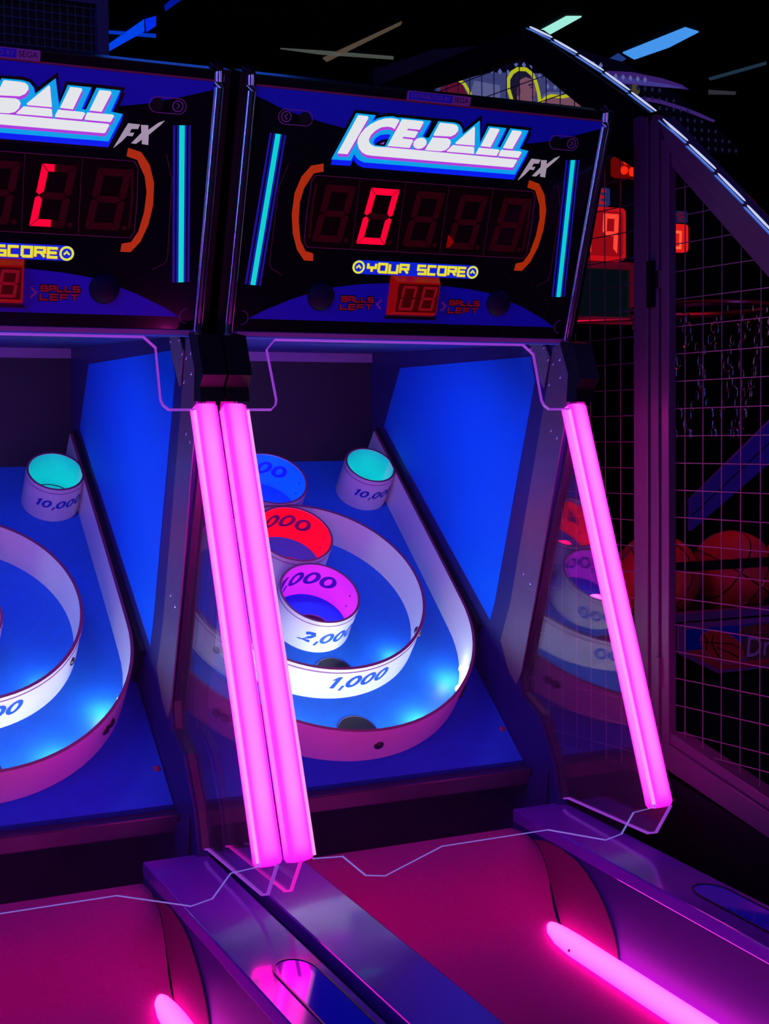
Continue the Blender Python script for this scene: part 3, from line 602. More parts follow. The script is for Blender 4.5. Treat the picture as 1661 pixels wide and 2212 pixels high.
# logo: black surround, blue side, cyan face, purple shadow, white letters
cy = ART['cyan']
o_ = MB()
for dv in (0, -.0085): o_.ribbon([(u+.0008*(dv < 0), v+dv) for u, v in cy], .0105, HP, .0003, .0010+.0001*(dv < 0), True)
H(o_, 'logo_surround', 'artblack')
b_ = MB()
for i in range(5): b_.prism([(u+.0003*i, v-.0022*(4-i)-.0004) for u, v in cy], HP, .0006, .00115+.00008*i)
H(b_, 'logo_side', 'lgblue')
H(MB().prism(cy, HP, .0008, .0017), 'logo_face', 'lgcyan')
H(MB().prism(ART['holeblue'], HP, .0009, .0019), 'logo_opening', 'lgblue'); H(MB().prism(ART['holeblack'], HP, .0009, .0021), 'logo_opening', 'artblack')
H(MB().prism(ART['holepurple'], HP, .0009, .0023), 'logo_opening', 'lgpurple')
for k_, poly in ART['white'].items():
    q = MB()
    for i in range(1, 5): q.prism([(u+.00035*i, v-.00125*i) for u, v in poly], HP, .0015, .0024-.00006*i)
    H(q, 'logo_letter_shadow', 'lgpurple')
    H(MB().prism(poly, HP, .0018, .0028), 'logo_letter', 'lgwhite')
H(MB().prism(ART['F'], HP, .0003, .0014), 'suffix_letter', 'lgfx'); H(MB().prism(ART['X'], HP, .0003, .0014), 'suffix_letter', 'lgfx')
H(MB().prism(ART['brkL'], HP, .0003, .0009), 'orange_bracket', 'orange'); H(MB().prism([(-u, v) for u, v in ART['brkL']], HP, .0003, .0009), 'orange_bracket', 'orange')
win = [(-.219, .455), (.219, .455), (.226, .445), (.2285, .392), (.2275, .34), (.221, .330), (-.221, .330), (-.2275, .34), (-.2285, .392), (-.226, .445)]
WN = H(MB().prism(win, HP, .0, .0006), 'score_window', 'window')
fr_ = MB().ribbon(win, .0012, HP, .0, .0012, True)
for u in (-.135, -.0458, .0425, .134): fr_.ribbon([(u, .331), (u, .4535)], .0006, HP, .0, .0009)
H(fr_, 'window_frame', 'rim')
for s in (-1, 1): H(MB().ribbon([(s*.217, .442), (s*.2195, .40), (s*.2185, .345)], .004, HP, .0004, .0010), 'window_side_glow', 'segoff')
for i, u0 in enumerate(DIG):
    q = MB()
    for k_, poly in digit(u0).items(): q.prism(poly, HP, .0004, .0009)
    q.prism(circ(u0+.0655, .346, .0042, 14), HP, .0004, .0009)
    H(q, 'score_digit', 'segoff')
# YOUR SCORE strip
H(MB().prism(rrect(-.128, .2868, .129, .3118, .0115), HP, .0003, .0011), 'score_strip', 'lgplate')
for cx in (-.1168, .1173):
    q = MB(); q.ribbon(circ(cx, .2992, .0102, 28), .0036, HP, .0009, .0017, True); q.ribbon([(cx-.0046, .2972), (cx, .3020), (cx+.0046, .2972)], .0030, HP, .0009, .0017); H(q, 'score_arrow', 'lgyellow')
q = MB(); strokes(q, 'YOUR', -.0985, .2920, .0155, .0148, .0062, .0045, HP, .0011, .0015); strokes(q, 'SCORE', .0030, .2920, .0152, .0148, .0058, .0045, HP, .0011, .0015)
q.v = [(x+.0012, y, z-.0008) for x, y, z in q.v]; H(q, 'score_lettering_shadow', 'orange')
q = MB(); strokes(q, 'YOUR', -.0985, .2920, .0155, .0148, .0062, .0045, HP, .0013, .0021); strokes(q, 'SCORE', .0030, .2920, .0152, .0148, .0058, .0045, HP, .0013, .0021)
H(q, 'score_lettering', 'lgyellow')
for u0 in (-.1420, .0790):
    for (wd, d0, d1, m, nm) in ((.0062, .0004, .0008, 'artblack', 'balls_left_backing'), (.0027, .0008, .0013, 'artred', 'balls_left_lettering')):
        q = MB(); strokes(q, 'BALLS', u0, .2360, .0096, .0082, .0036, wd, HP, d0, d1); strokes(q, 'LEFT', u0-.001, .2215, .0122, .0090, .0046, wd, HP, d0, d1); H(q, nm, m)
for s in (-1, 1): H(MB().ribbon([(s*.0620, .2412), (s*.0710, .2328), (s*.0620, .2240)], .0036, HP, .0004, .0010), 'arrow_head', 'artline')
# raised red ball counter
q = MB(); n4 = [(-.050, .2135), (.050, .2135), (.050, .2870), (-.050, .2870)]; f4 = [(-.0435, .2225), (.0435, .2225), (.0435, .2790), (-.0435, .2790)]
q.add([HP(*p, 0) for p in n4]+[HP(*p, .020) for p in f4], [(0, 1, 5, 4), (1, 2, 6, 5), (2, 3, 7, 6), (3, 0, 4, 7), (4, 5, 6, 7)])
H(q, 'ball_counter', 'redlens', bevel=.0015)
H(MB().prism([(-.0415, .2245), (.0415, .2245), (.0415, .2765), (-.0415, .2765)], HP, .0195, .0206), 'counter_lens', 'redface')
for i, u0 in enumerate((-.0375, .0040)):
    q = MB()
    for k_, poly in seg_shapes(u0, .2275, .0295, .0455, .0052, .13).items():
        if not (i == 0 and k_ == 'mid'): q.prism(poly, HP, .0205, .0210)
    H(q, 'counter_digit', 'segdim' if i == 0 else 'segoff2' if 'segoff2' in K else 'segdim')
H(MB().prism([(-.054, .2075), (.054, .2075), (.050, .2130), (-.050, .2130)], HP, .0, .006), 'counter_shadow_lip', 'artblack')
# maker plate on top
MP = L(MB().prism(rrect(-.0655, .5955, .0590, .6115, .002), HP, .0, .004), 'maker_plate', K['lav'])
L(MB().prism([(-.0635, .5972), (.0225, .5972), (.0225, .6098), (-.0635, .6098)], HP, .0035, .0044), 'plate_field', K['artblue'], MP)
q = MB(); text_mesh(q, 'DISTRIBUTED BY', .0105, HP, -.0205, .6035, .0046); L(q, 'plate_lettering', K['lav'], MP)
q = MB(); text_mesh(q, 'SEGA', .0125, HP, .0400, .6035, .0042); L(q, 'plate_lettering', K['artblack'], MP)

# ---- the second machine: a copy of every part, then the lit digits of each
def copy_tree(o, parent=None):
    c = o.copy(); COL.objects.link(c)
    if parent: c.parent = parent
    for ch in list(o.children): copy_tree(ch, c)
    return c
ROOT2 = copy_tree(ROOT1); ROOT2.location = (-.76, 0, 0)
ROOT2['label'] = 'ball-rolling arcade machine cut off at the left, its lit red digit like an open bracket'
for r_ in (ROOT1, ROOT2): r_['group'] = 'alley rollers standing side by side'
def panel_of(r): return [c for c in r.children if c.name.startswith('header_panel')][0]
def lit(panel, polys, nm='lit_segment', m='segon'):
    for poly in polys:
        o = MB().prism(poly, HP, .0007, .0013).build(nm, K[m], panel); o.location = (0, 0, 0)
D = digit(DIG[1]); lit(panel_of(ROOT1), [D[k] for k in ('top', 'bot', 'ul', 'll', 'ur', 'lr')])
D = digit(DIG[3]); ll = D['ll']; lit(panel_of(ROOT1), [[ll[0], (ll[0][0]+.0005, ll[0][1]+.024), (ll[0][0]+.0075, ll[0][1]+.020), ll[1], (ll[1][0]-.006, ll[1][1]-.009)]], m='redlens')
half = lambda p, f: [p[0], (p[0][0]+(p[1][0]-p[0][0])*f, p[1][1]), (p[0][0]+(p[1][0]-p[0][0])*f, p[2][1]), p[3]]
lit(panel_of(ROOT2), [D['ul'], D['ll'], half(D['top'], .35), half(D['bot'], .62)])

# ================================================================== basketball game behind wire mesh
HG = thing('hoop_shooting_game', 'basketball game behind tall wire mesh with white lights along its sloping top bar', 'arcade machine', (1.05, .25, 0))
G = lambda mb, name, m, par=None, **k: mb.build(name, m, par or HG, **k)
def gp(g0, g1, z0, z1, d0, d1): return MB().prism([(g0, z0), (g1, z0), (g1, z1), (g0, z1)], GP, d0, d1)
for g0, g1, d0 in ((.2195, .1783, -.004), (.1743, .1514, .0), (.1434, .1223, .0)):
    z0, z1 = (-.70, .60) if g0 > .15 else (-.63, .545)
    G(gp(g1, g0, z0, z1, d0, .020), 'cage_post', K['cage'], bevel=.0015)
G(gp(.150, .1795, -.69, .60, .014, .019), 'post_recess', K['seam'])
# sloping top bars
def slope(p0, p1, q1, q0, d0, d1, nm, m='cage'): return G(MB().prism([p0, p1, q1, q0], GP, d0, d1), nm, K[m], bevel=.001)
slope((.1518, .5925), (-.42, .0735), (-.445, .030), (.1220, .520), -.002, .045, 'lower_top_bar')
slope((.1300, .5235), (-.44, .035), (-.445, -.043), (.1234, .492), .008, .045, 'lower_top_bar_flange')
slope((.5700, .8640), (.165, .5960), (.215, .5350), (.602, .8120), -.002, .045, 'upper_top_bar', 'housing')
G(MB().prism([(.215, .535), (.3414, .662), (.395, .652), (.395, .60), (.215, .50)], GP, .0, .045), 'corner_gusset', K['housing'])
G(MB().prism([(.590, .8120), (1.25, .839), (1.25, .875), (.575, .865)], GP, .0, .045), 'roof_bar', K['housing'])
G(MB().prism([(.1223, -.608), (-.42, -.762), (-.42, -.782), (.1223, -.628)], GP, .004, .045), 'bottom_bar', K['cage'], bevel=.001)
G(MB().prism([(.150, -.628), (.1223, -.629), (-.42, -.783), (-.42, -.825), (.150, -.672)], GP, -.004, .045), 'bottom_bar_flange', K['cage'], bevel=.001)
ledp = [((.5698, .8624), (.4888, .8195)), ((.4845, .8146), (.4046, .7676)), ((.4005, .7632), (.3202, .7128)), ((.3168, .7090), (.2402, .6567)), ((.2364, .6522), (.1601, .5984)),
        ((.1467, .5830), (.0746, .5277)), ((.0717, .5207), (-.0001, .4623)), ((-.0042, .4542), (-.0744, .3930)), ((-.0783, .3855), (-.1485, .3225)), ((-.152, .317), (-.222, .254))]
ledm = glow('cage_led_light', (.55, .62, .95), 1.0, coat=0); ledb = glow('cage_led_blue', (.05, .16, .75), .8, coat=0)
for i, (a, b) in enumerate(ledp):
    dx, dz = b[0]-a[0], b[1]-a[1]
    pts = [(a[0]+dx*t, a[1]+dz*t) for t in (0, .06, .3, .6, .94, 1)]
    o = G(MB().tube([GP(g, z+.0035, .006) for g, z in pts], [.0006, .0018, .0023, .0023, .0017, .0006], 8), 'led_segment', ledm, smooth=True)
    G(MB().ribbon([(p[0], p[1]-.001) for p in pts], .0022, GP, -.003, .002), 'led_backing', ledb, o)
G(MB().prism([(.185, .600), (.148, .600), (.148, .594), (.185, .594)], GP, -.006, .01), 'joint_cap', K['chrome'])
G(gp(.158, .172, .225, .315, -.012, .0), 'latch', K['blackgloss']); G(gp(.142, .150, .26, .295, -.008, .0), 'latch_pin', K['screw'])
G(gp(.142, .152, -.52, -.46, -.008, .0), 'hinge', K['cage'])
# mesh
top = lambda g: (.492+(g-.1234)*.943) if g < .1234 else 9
mb = MB(); wr = .0011
for k in range(13):
    g = .0976-.0493*k
    if g > -.43: mb.tube([GP(g, -.608+(g-.1223)*.2832+.002, .02), GP(g, .492+(g-.1234)*.943, .02)], wr, 6)
for k in range(-13, 10):
    z = .0269+.0527*k
    ga = .1223 if z < .49 else .1; gb = max(-.43, (z-.492)/.943+.1234)
    if z < -.608: continue
    gl = -.43 if z > -.762 else -.43
    gs = min(.1223, (z-.492)/.943+.1234) if z > .492 else .1223
    if z > -.608: mb.tube([GP(.1223, z, .017), GP(gb if z > .0269-.43 else -.43, z, .017)], wr, 6)
# wires below are clipped by the sloping bottom bar
for z in (-.6385, -.6912): mb.tube([GP((z+.608)/.2832+.1223, z, .017), GP(-.43, z, .017)], wr, 6)
G(mb, 'wire_mesh', K['wire'], smooth=True)
mb = MB()
def ztop(g): return .535+(g-.215)*1.0 if g < .3414 else (.655 if g < .39 else (.6619+(g-.3414)*.588 if g < .602 else .8155+(g-.602)*.04))
ztop = lambda g: .535+(g-.215)*.71 if g < .602 else .812+(g-.602)*.04
for k in range(-2, 20):
    g = .3357+.0485*k
    if g > .222: mb.tube([GP(g, -.70, .02), GP(g, ztop(g), .02)], wr, 6)
for k in range(-14, 16):
    z = .0157+.0527*k
    g0 = .2195 if z < .53 else .215+(z-.535)/.71
    if z < .812: mb.tube([GP(g0, z, .017), GP(1.2, z, .017)], wr, 6)
G(mb, 'wire_mesh', K['wire'], smooth=True)
G(gp(.20, 1.25, -1.6, -.70, .0, .03), 'lower_side_panel', K['black']); 
G(MB().prism([(.20, -.68), (.20, -1.6), (-.45, -1.6), (-.45, -.83)], GP, .01, .03), 'lower_side_panel', K['black'])
# body, lit backboard sign with the player artwork
G(MB().box((.62, .30, -1.6), (1.85, .95, -.46)), 'game_body', K['black'])
G(MB().box((.64, .02, -1.6), (1.85, .30, -.55)), 'front_body', K['black'])
YB = .95; f = YP(YB)
art = lambda n, c, st=1.0: mat(n, c, .5, emit=c, st=st)
BBp = G(MB().prism([(.42, .45), (1.27, .45), (1.27, .80), (1.60, .80), (1.62, .82), (1.40, .955), (1.2, 1.03), (.95, 1.06), (.60, 1.0), (.42, .93)], f, -.03, 0), 'backboard_sign', K['housing'], label='dark sign printed with a player and rows of diamonds')
gb = art('print_grey_blue', (.035, .042, .13)); gb2 = art('print_pale_grey_blue', (.085, .095, .20)); yl = art('print_yellow', (.42, .45, .0)); sk = art('print_skin', (.16, .065, .085)); skd = art('print_skin_shade', (.055, .018, .035)); hr = art('print_hair', (.008, .006, .014)); rd = art('print_red', (.09, .003, .012)); vi = art('print_violet', (.035, .012, .11)); dm = art('print_diamond', (.085, .12, .28)); dmd = art('print_dim_diamond', (.007, .008, .035))
b = lambda mb, nm, m: mb.build(nm, m, BBp)
b(MB().prism([(.60, .84), (1.20, .84), (1.20, .93), (1.0, .985), (.93, .97), (.78, .958), (.68, .93), (.60, .90)], f, .0003, .0008), 'grey_blue_field', gb)
b(MB().prism([(.70, .87), (.80, .87), (.80, .925), (.72, .93)], f, .0009, .0012), 'pale_patch', gb2)
b(MB().prism([(.93, .905), (1.2, .925), (1.2, .94), (.95, .922)], f, .0009, .0012), 'pale_streak', gb2)
b(MB().ribbon([(.712, .87), (.706, .895), (.690, .918), (.668, .930), (.64, .926)], .009, f, .001, .0015), 'yellow_outline', yl)
b(MB().prism([(.600, .86), (.612, .89), (.625, .913), (.657, .926), (.684, .916), (.699, .887), (.70, .85)], f, .001, .0014), 'red_shape', rd)
head = [(.846, .86), (.838, .885), (.826, .918), (.826, .944), (.838, .963), (.856, .974), (.882, .976), (.902, .965), (.914, .943), (.922, .917), (.925, .90), (.926, .88)]
b(MB().ribbon(head, .0105, f, .0016, .0022), 'yellow_outline', yl)
b(MB().prism([(.846, .86), (.843, .885), (.833, .918), (.833, .944), (.845, .960), (.862, .969), (.882, .970), (.898, .958), (.900, .948), (.880, .955), (.862, .945), (.858, .925), (.853, .90), (.855, .86)], f, .0016, .0022), 'hair', hr)
b(MB().prism([(.855, .86), (.853, .90), (.858, .925), (.862, .945), (.880, .955), (.900, .951), (.906, .942), (.908, .932), (.914, .921), (.909, .917), (.911, .910), (.907, .905), (.909, .898), (.903, .890), (.890, .886), (.893, .86)], f, .0017, .0024), 'face', sk)
b(MB().prism([(.853, .925), (.862, .928), (.864, .912), (.857, .900), (.851, .908)], f, .0020, .0028), 'ear', skd)
b(MB().prism([(.889, .936), (.902, .939), (.903, .935), (.890, .932)], f, .0020, .0028), 'eyebrow', hr)
b(MB().prism([(.891, .928), (.901, .930), (.900, .926)], f, .0020, .0028), 'eye', hr)
b(MB().prism([(.896, .903), (.907, .904), (.905, .900)], f, .0020, .0028), 'mouth', skd)
arm = [(.930, .893), (.947, .906), (.963, .912), (1.0, .913), (1.034, .922), (1.077, .927), (1.12, .924)]
b(MB().prism(arm+[(1.15, .86), (.91, .86)], f, .0014, .0020), 'shoulder_and_arm', sk)
b(MB().ribbon(arm, .009, f, .0018, .0026), 'yellow_outline', yl)
b(MB().ribbon([(.95, .885), (1.0, .888), (1.05, .878), (1.1, .885)], .008, f, .0018, .0024), 'arm_shade', skd)
st1 = [(1.12, .985), (1.151, .999), (1.234, 1.004), (1.339, .997), (1.408, .986), (1.435, .974), (1.339, .972), (1.208, .967), (1.12, .972)]
b(MB().prism(st1, f, .0006, .0010), 'curved_band', vi); b(MB().prism([(1.14, .986), (1.25, .985), (1.36, .982), (1.42, .976), (1.339, .972), (1.208, .971), (1.14, .975)], f, .0008, .0013), 'curved_band', art('print_band_light', (.045, .035, .20)))
b(MB().prism([(1.255, .937), (1.30, .938), (1.338, .935), (1.419, .922), (1.473, .910), (1.531, .894), (1.523, .888), (1.419, .911), (1.338, .924), (1.265, .928)], f, .0006, .0010), 'curved_band', vi)
b(MB().prism(circ(1.245, .955, .016, 14), f, .0006, .0010), 'yellow_dot', art('print_dim_yellow', (.05, .045, .01)))
q, q2 = MB(), MB()
for i in range(34):
    for j in range(18):
        x, z = .775+.0252*i, 1.012-.0251*j+(0)
        lim = 1.035-.16*max(0, x-1.0)**1.0-.35*max(0, x-1.3)
        if z > lim or z < .80 or (x < 1.16 and z < .955 and not (.95 < x < 1.12 and z > .93)): continue
        if .83 < x < .92 and z < .985: continue
        s_ = .0066 if (x < 1.0 or (x < 1.34 and z > .96)) else .0052
        (q if (x < .99 or (x < 1.3 and z > .985)) else q2).prism([(x-s_, z), (x, z-s_*1.25), (x+s_, z), (x, z+s_*1.25)], f, .0009, .0016)
b(q, 'diamond_pattern', dm); b(q2, 'diamond_pattern', dmd)
# score box and screen on the back wall
sb = G(MB().prism(rrect(1.00, .468, 1.191, .614, .014), f, .0, .03), 'shot_score_display', mat('red_display_surround', (.2, .0, .005), .3, emit=(.55, .004, .008), st=.9))
sb2 = MB().prism(rrect(1.010, .478, 1.181, .604, .010), f, .029, .0305).build('display_face', mat('red_display_face', (.2, 0, .005), .3, emit=(.75, .006, .012), st=.35), sb)
hot = glow('lit_hot_red_segment', (1.0, .05, .03), 1.15)
for i, u0 in enumerate((1.020, 1.108)):
    q = MB(); sh = seg_shapes(u0, .486, .052, .110, .0135, .06)
    for k_ in (('top', 'ul', 'ur', 'mid', 'lr') if i else ('top', 'ul', 'ur', 'll', 'lr', 'bot')): q.prism(sh[k_], f, .0305, .0315)
    q.build('shot_digit', hot, sb)
tb_ = G(MB().prism(rrect(1.02, .620, 1.150, .671, .008), f, .0, .012), 'time_plate', mat('plate_blue', (.01, .02, .10), .4, emit=(.02, .04, .18), st=.5))
q = MB(); strokes(q, 'TIME', 1.030, .628, .022, .034, .010, .0085, f, .012, .0128); q.build('time_lettering', mat('plate_red', (.4, .01, .02), .4, emit=(.5, .01, .03), st=.6), tb_)
mo = G(MB().ribbon(rrect(.98, .30, 1.228, .455, .012), .020, f, .0, .02, True), 'screen_frame', mat('dim_red_frame', (.25, .01, .03), .4, emit=(.25, .004, .02), st=.18))
MB().prism(rrect(.985, .305, 1.22, .450, .010), f, .0, .008).build('screen_glass', mat('dark_screen', (.004, .01, .012), .1, emit=(.002, .010, .013), st=.35), mo)
# red beacon with small lamps
bc = G(MB().box((1.155, .90, .700), (1.26, .95, .760)), 'beacon_housing', mat('dark_red_plastic', (.3, .004, .004), .3, emit=(.22, .002, .0), st=.5), bevel=.012)
for (x, z, r) in ((1.178, .742, .011), (1.172, .716, .012), (1.200, .714, .013), (1.215, .708, .012), (1.235, .716, .012)):
    MB().sphere((x, .902, z), r, 12, 8).build('beacon_lamp', glow('lit_red_lamp', (1.0, .02, .0), .95), bc, smooth=True)
# rim rod, rail
G(MB().tube([(.80, .6, .262), (1.30, .6, .290)], .004, 8), 'hoop_bracket', mat('red_rod', (.3, .02, .05), .3, metal=.5), smooth=True)
G(MB().tube([(1.06+.17*math.cos(t), .42+.17*math.sin(t), .285) for t in [2*math.pi*i/32 for i in range(32)]], .008, 8, closed=True), 'hoop_rim', mat('dark_hoop', (.03, .01, .01), .3), smooth=True)
# chains hanging under the rim
for k in range(12):
    t0 = 2*math.pi*k/12; mb = MB(); n = 13
    for j in range(n):
        u = j/(n-1); rr = .17*(1-.45*u); a_ = t0+.20*math.sin(u*6+k)
        c = Vector((1.06+rr*math.cos(a_), .42+rr*math.sin(a_), .275-.30*u)); pts = []
        for m_i in range(10):
            t = 2*math.pi*m_i/10; p, q_ = .0055*math.cos(t), .0125*math.sin(t)
            pts.append((c.x+(p if j % 2 else 0), c.y+(0 if j % 2 else p), c.z+q_))
        mb.tube(pts, .0016, 5, closed=True)
    G(mb, 'chain', K['screw'], smooth=True)
# ball ramp side and ball tray
rp = YP(.0)
G(MB().prism([(.700, -.228), (.955, -.060), (.955, .035), (.700, -.160)], rp, -.01, .0), 'ramp_cheek', mat('indigo_ramp', (.05, .04, .42), .35))
G(MB().ribbon([(.700, -.196), (.955, -.012)], .002, rp, .0, .0012), 'ramp_seam', K['seam'])
G(MB().box((.645, .0, -.420), (1.8, .035, -.404)), 'tray_lip', mat('tray_violet', (.10, .05, .22), .4))
G(MB().box((.645, .035, -.452), (1.8, .30, -.436)), 'ball_tray', K['black'])
G(MB().box((.645, -.02, -.312), (1.8, -.008, -.292)), 'ball_guard_bar', K['housing'])
# shield-shaped front sign
f0 = YP(-.005); sg = G(MB().prism([(.662, -.424), (1.60, -.424), (1.60, -.529), (.767, -.537), (.668, -.490), (.662, -.480)], f0, -.005, .002), 'front_sign', mat('sign_violet', (.16, .05, .26), .4))
b = lambda mb, nm, m: mb.build(nm, m, sg)
b(MB().prism([(.677, -.437), (1.58, -.432), (1.58, -.50), (.833, -.500), (.72, -.4805), (.681, -.4805), (.676, -.474)], f0, .002, .0028), 'sign_blue_field', mat('sign_blue', (.0, .02, .40), .4))
b(MB().prism([(.681, -.484), (.72, -.4825), (.763, -.504), (.823, -.516), (1.58, -.505), (1.58, -.523), (.770, -.530)], f0, .0026, .0034), 'sign_red_field', mat('sign_red', (.38, .005, .03), .4))
ell = lambda cx, cz, a, c, rot, n=28: [(cx+a*math.cos(t)*math.cos(rot)-c*math.sin(t)*math.sin(rot), cz+a*math.cos(t)*math.sin(rot)+c*math.sin(t)*math.cos(rot)) for t in [2*math.pi*i/n for i in range(n)]]
b(MB().prism(ell(.777, -.481, .0655, .0325, -.42), f0, .0034, .0040), 'printed_ball_edge', mat('sign_lilac', (.25, .10, .35), .4))
b(MB().prism(ell(.777, -.481, .0630, .0305, -.42), f0, .0036, .0046), 'printed_ball', mat('sign_ball', (.42, .02, .02), .4))
q = MB()
q.ribbon([(.726, -.452), (.735, -.465), (.732, -.485)], .003, f0, .0044, .0052); q.ribbon([(.752, -.451), (.746, -.47), (.760, -.493), (.775, -.507)], .003, f0, .0044, .0052)
q.ribbon([(.716, -.465), (.755, -.470), (.80, -.476), (.832, -.490)], .0022, f0, .0044, .0052); q.ribbon([(.76, -.480), (.79, -.492), (.822, -.508)], .0022, f0, .0044, .0052)
b(q, 'printed_ball_lines', K['artblack'])
ol = mat('sign_olive', (.10, .055, .03), .4)
b(MB().prism([(.818, -.455), (.828, -.440), (.87, -.436), (.95, -.438), (1.05, -.440), (1.05, -.462), (.95, -.466), (.835, -.458)], f0, .0036, .0042), 'sign_ribbon', ol)
b(MB().prism([(.826, -.478), (.838, -.464), (.87, -.458), (.95, -.468), (1.2, -.470), (1.2, -.508), (.95, -.506), (.90, -.512), (.86, -.516), (.838, -.508)], f0, .0036, .0044), 'sign_word_backing', ol)
q = MB(); text_mesh(q, 'SUPER', .022, f0, .885, -.451, .0046, .0004); b(q, 'sign_lettering', mat('sign_letter_red', (.35, .03, .03), .4))
q = MB(); text_mesh(q, 'Dream', .062, f0, .925, -.488, .0048, .0006, .1); b(q, 'sign_lettering', mat('sign_letter_lilac', (.38, .28, .50), .4))
# deep right cage side and roof so that the game is a box
G(MB().box((1.78, -.45, -1.6), (1.82, .98, -.55)), 'far_side_panel', K['black'])
area('hoop_game_lamp', (1.1, .25, .60), (.95, .12, -.35), .4, (1.0, .01, .03), 1.6, .1)  # unseen red lamp added to redden the basketballs

# basketballs in the tray
def ball(x, y, r, rot, label):
    B = MB().sphere((0, 0, 0), r, 32, 20).build('basketball', K['ballred'], smooth=True); B.location = (x, y, ZO-.436+r)
    tag(B, label, 'basketball', 'basketballs in the tray of the caged game')
    q = MB()
    for k in range(2):
        q.tube([((r+.0002)*math.cos(t)*(1 if k else 0)+(0 if k else 0), (r+.0002)*(math.sin(t) if k else math.cos(t)), 0 if k else (r+.0002)*math.sin(t)) for t in [2*math.pi*i/40 for i in range(40)]], .0016, 6, closed=True)
    for s in (-1, 1):
        pts = []
        for i in range(40):
            t = 2*math.pi*i/40; v = Vector((s*(.62+.12*math.cos(2*t)), math.cos(t), math.sin(t))).normalized()*(r+.0002); pts.append(tuple(v))
        q.tube(pts, .0016, 6, closed=True)
    S_ = q.build('seam_lines', K['artblack'], B); S_.location = (0, 0, 0); B.rotation_euler = rot
K['ballred'] = mat('basketball_rubber', (.55, .04, .03), .6, noise=.15, nscale=90, bump=.3)
ball(.930, .145, .096, (.3, .5, .2), 'red-lit basketball showing fullest in the caged tray, above the front sign')
ball(.722, .150, .096, (.9, .1, .8), 'dim basketball at the left end of the caged tray, half behind the cage post')
ball(1.140, .145, .096, (.1, .9, 1.2), 'basketball right of the fullest one in the caged tray, at the photo edge')

# ================================================================== things further back
f2 = YP(2.2)
g2 = thing('distant_game_cabinet', 'far dark game cabinet seen through the mesh with a small glowing red display', 'arcade machine', (2.30, 2.4, 0))
MB().box((2.15, 2.2, -1.6), (2.70, 2.7, 1.0)).build('cabinet_body', K['black'], g2)
MB().prism(rrect(2.24, .698, 2.392, .807, .014), f2, .0, .02).build('display_surround', mat('red_surround_far', (.3, 0, .005), .3, emit=(.9, .012, .01), st=.8), g2)
q = MB(); 
for u0 in (2.262, 2.320): q.ribbon([(u0, .713), (u0+.032, .713), (u0+.034, .775), (u0+.002, .775)], .010, f2, .02, .0215, True)
q.build('display_digits', glow('lit_orange_segment', (1.0, .12, .04), 1.1), g2)
tp = MB().prism(rrect(2.28, .815, 2.395, .860, .006), f2, .0, .012).build('name_plate', mat('plate_blue_far', (.01, .02, .08), .4, emit=(.01, .02, .10), st=.5), g2)
q = MB(); strokes(q, 'TIME', 2.288, .822, .020, .030, .008, .007, f2, .012, .0128); q.build('plate_lettering', mat('plate_red_far', (.2, .01, .03), .4, emit=(.2, .01, .04), st=.4), tp)

sp = thing('speaker_cabinet', 'dark box with a square metal grille behind the header at upper left', 'speaker', (-.75, .50, ZO+.60))
spk = mat('dark_blue_cabinet', (.05, .05, .12), .5, noise=.1)
f3 = YP(.35)
MB().box((-1.05, .37, .60), (-.445, .40, .96)).build('grille_backing', K['black'], sp)
MB().box((-1.05, .40, .60), (-.445, .62, .96)).build('cabinet_body', spk, sp)
MB().box((-.4655, .345, .60), (-.443, .40, .96)).build('front_frame', spk, sp)
MB().box((-1.05, .345, .825), (-.4655, .40, .96)).build('front_frame', spk, sp)
q = MB()
for i in range(40): x = -.474-.0152*i; q.tube([(x, .36, .60), (x, .36, .825)], .0011, 5)
for j in range(16): z = .8185-.0166*j; q.tube([(-1.05, .358, z), (-.466, .358, z)], .0013, 5)
q.build('square_grille', mat('grille_wire', (.06, .09, .14), .4), sp)

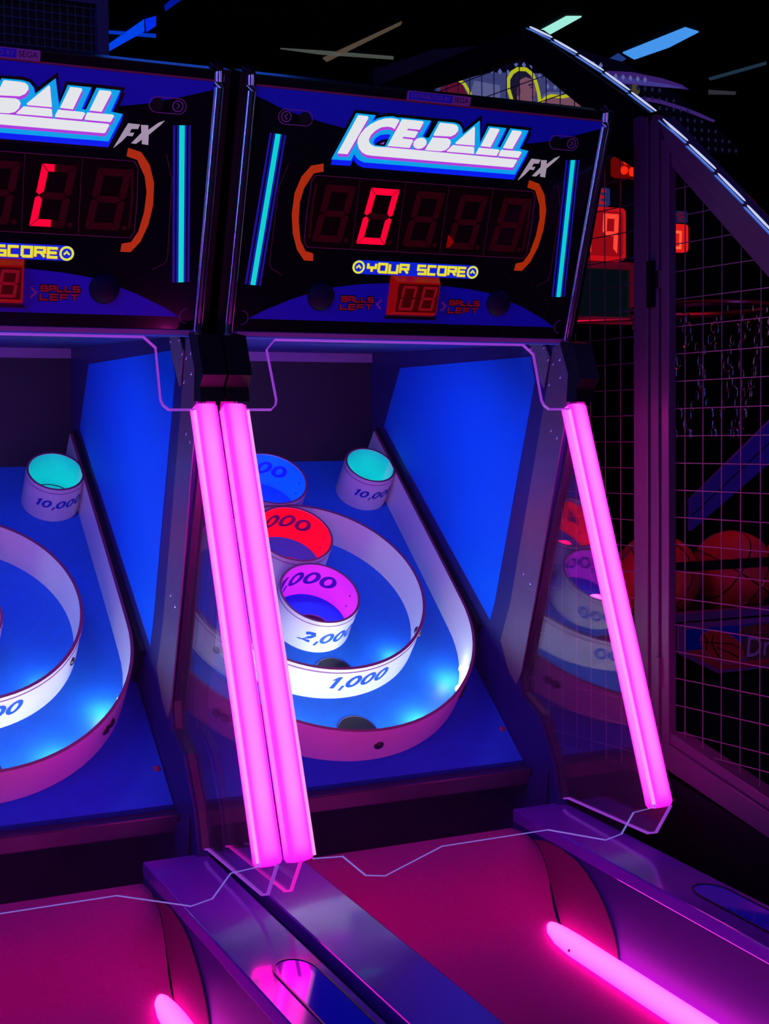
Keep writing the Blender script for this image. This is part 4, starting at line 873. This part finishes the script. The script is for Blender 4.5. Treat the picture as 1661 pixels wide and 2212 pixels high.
CLT = [('b1', [[0.803, 4.865], [0.836, 4.986], [0.9, 4.557], [0.844, 4.375]], (.0, .055, .80), 'blue ceiling light bar just right of the speaker cabinet, the longer slanting one'),
 ('b2', [[0.848, 4.373], [0.881, 4.3], [0.924, 4.442], [0.913, 4.569]], (.0, .025, .80), 'short deep blue ceiling light at the upper end of the slanting blue bar'),
 ('b3', [[0.735, 4.63], [0.863, 4.609], [0.971, 4.597], [0.986, 4.645], [0.877, 4.657], [0.746, 4.67]], (.0, .035, .50), 'thin blue ceiling light crossing behind the slanting blue bar'),
 ('b4', [[0.866, 4.121], [0.87, 4.011], [0.908, 3.994], [0.894, 4.196]], (.0, .008, .30), 'dim blue ceiling light cut by the top edge of the photo'),
 ('t1', [[1.914, 4.674], [1.998, 3.9], [2.015, 3.944], [1.961, 4.726]], (.075, .055, .04), 'dim tan ceiling light slanting above the middle header'),
 ('t2', [[1.635, 4.587], [1.84, 4.546], [2.248, 4.497], [2.269, 4.539], [1.865, 4.604]], (.06, .07, .06), 'dim grey-green thin ceiling light crossing the tan one'),
 ('g1', [[2.703, 3.764], [2.689, 3.502], [2.757, 3.472], [2.783, 3.82]], (.35, .85, .72), 'pale green-white ceiling light above the tip of the cage'),
 ('w1', [[3.328, 3.935], [3.34, 3.421], [3.449, 3.454], [3.487, 3.746], [3.463, 4.018]], (.06, .30, .85), 'long bright blue-white ceiling light above the sloping row of cage lights'),
 ('w2', [[3.373, 4.259], [3.316, 3.96], [3.416, 4.029], [3.466, 4.306]], (.012, .04, .20), 'dull blue end piece below the long blue-white ceiling light'),
 ('d1', [[4.1, 4.189], [4.164, 3.775], [4.197, 3.814], [4.139, 4.218]], (.012, .03, .055), 'very dim slanting ceiling light at the upper right'),
 ('d2', [[4.284, 4.419], [4.466, 4.389], [4.5, 4.438], [4.343, 4.493]], (.025, .025, .035), 'very dim short ceiling light below the slanting dim one at upper right')]
for k_, poly, c, lab in CLT:
    o = MB().prism([tuple(p) for p in poly], lambda x, y, d: (x, y, 2.0+d), 0, .03).build('ceiling_light', glow('ceiling_light_'+k_, c, 1.0, coat=0))
    tag(o, lab, 'ceiling light')
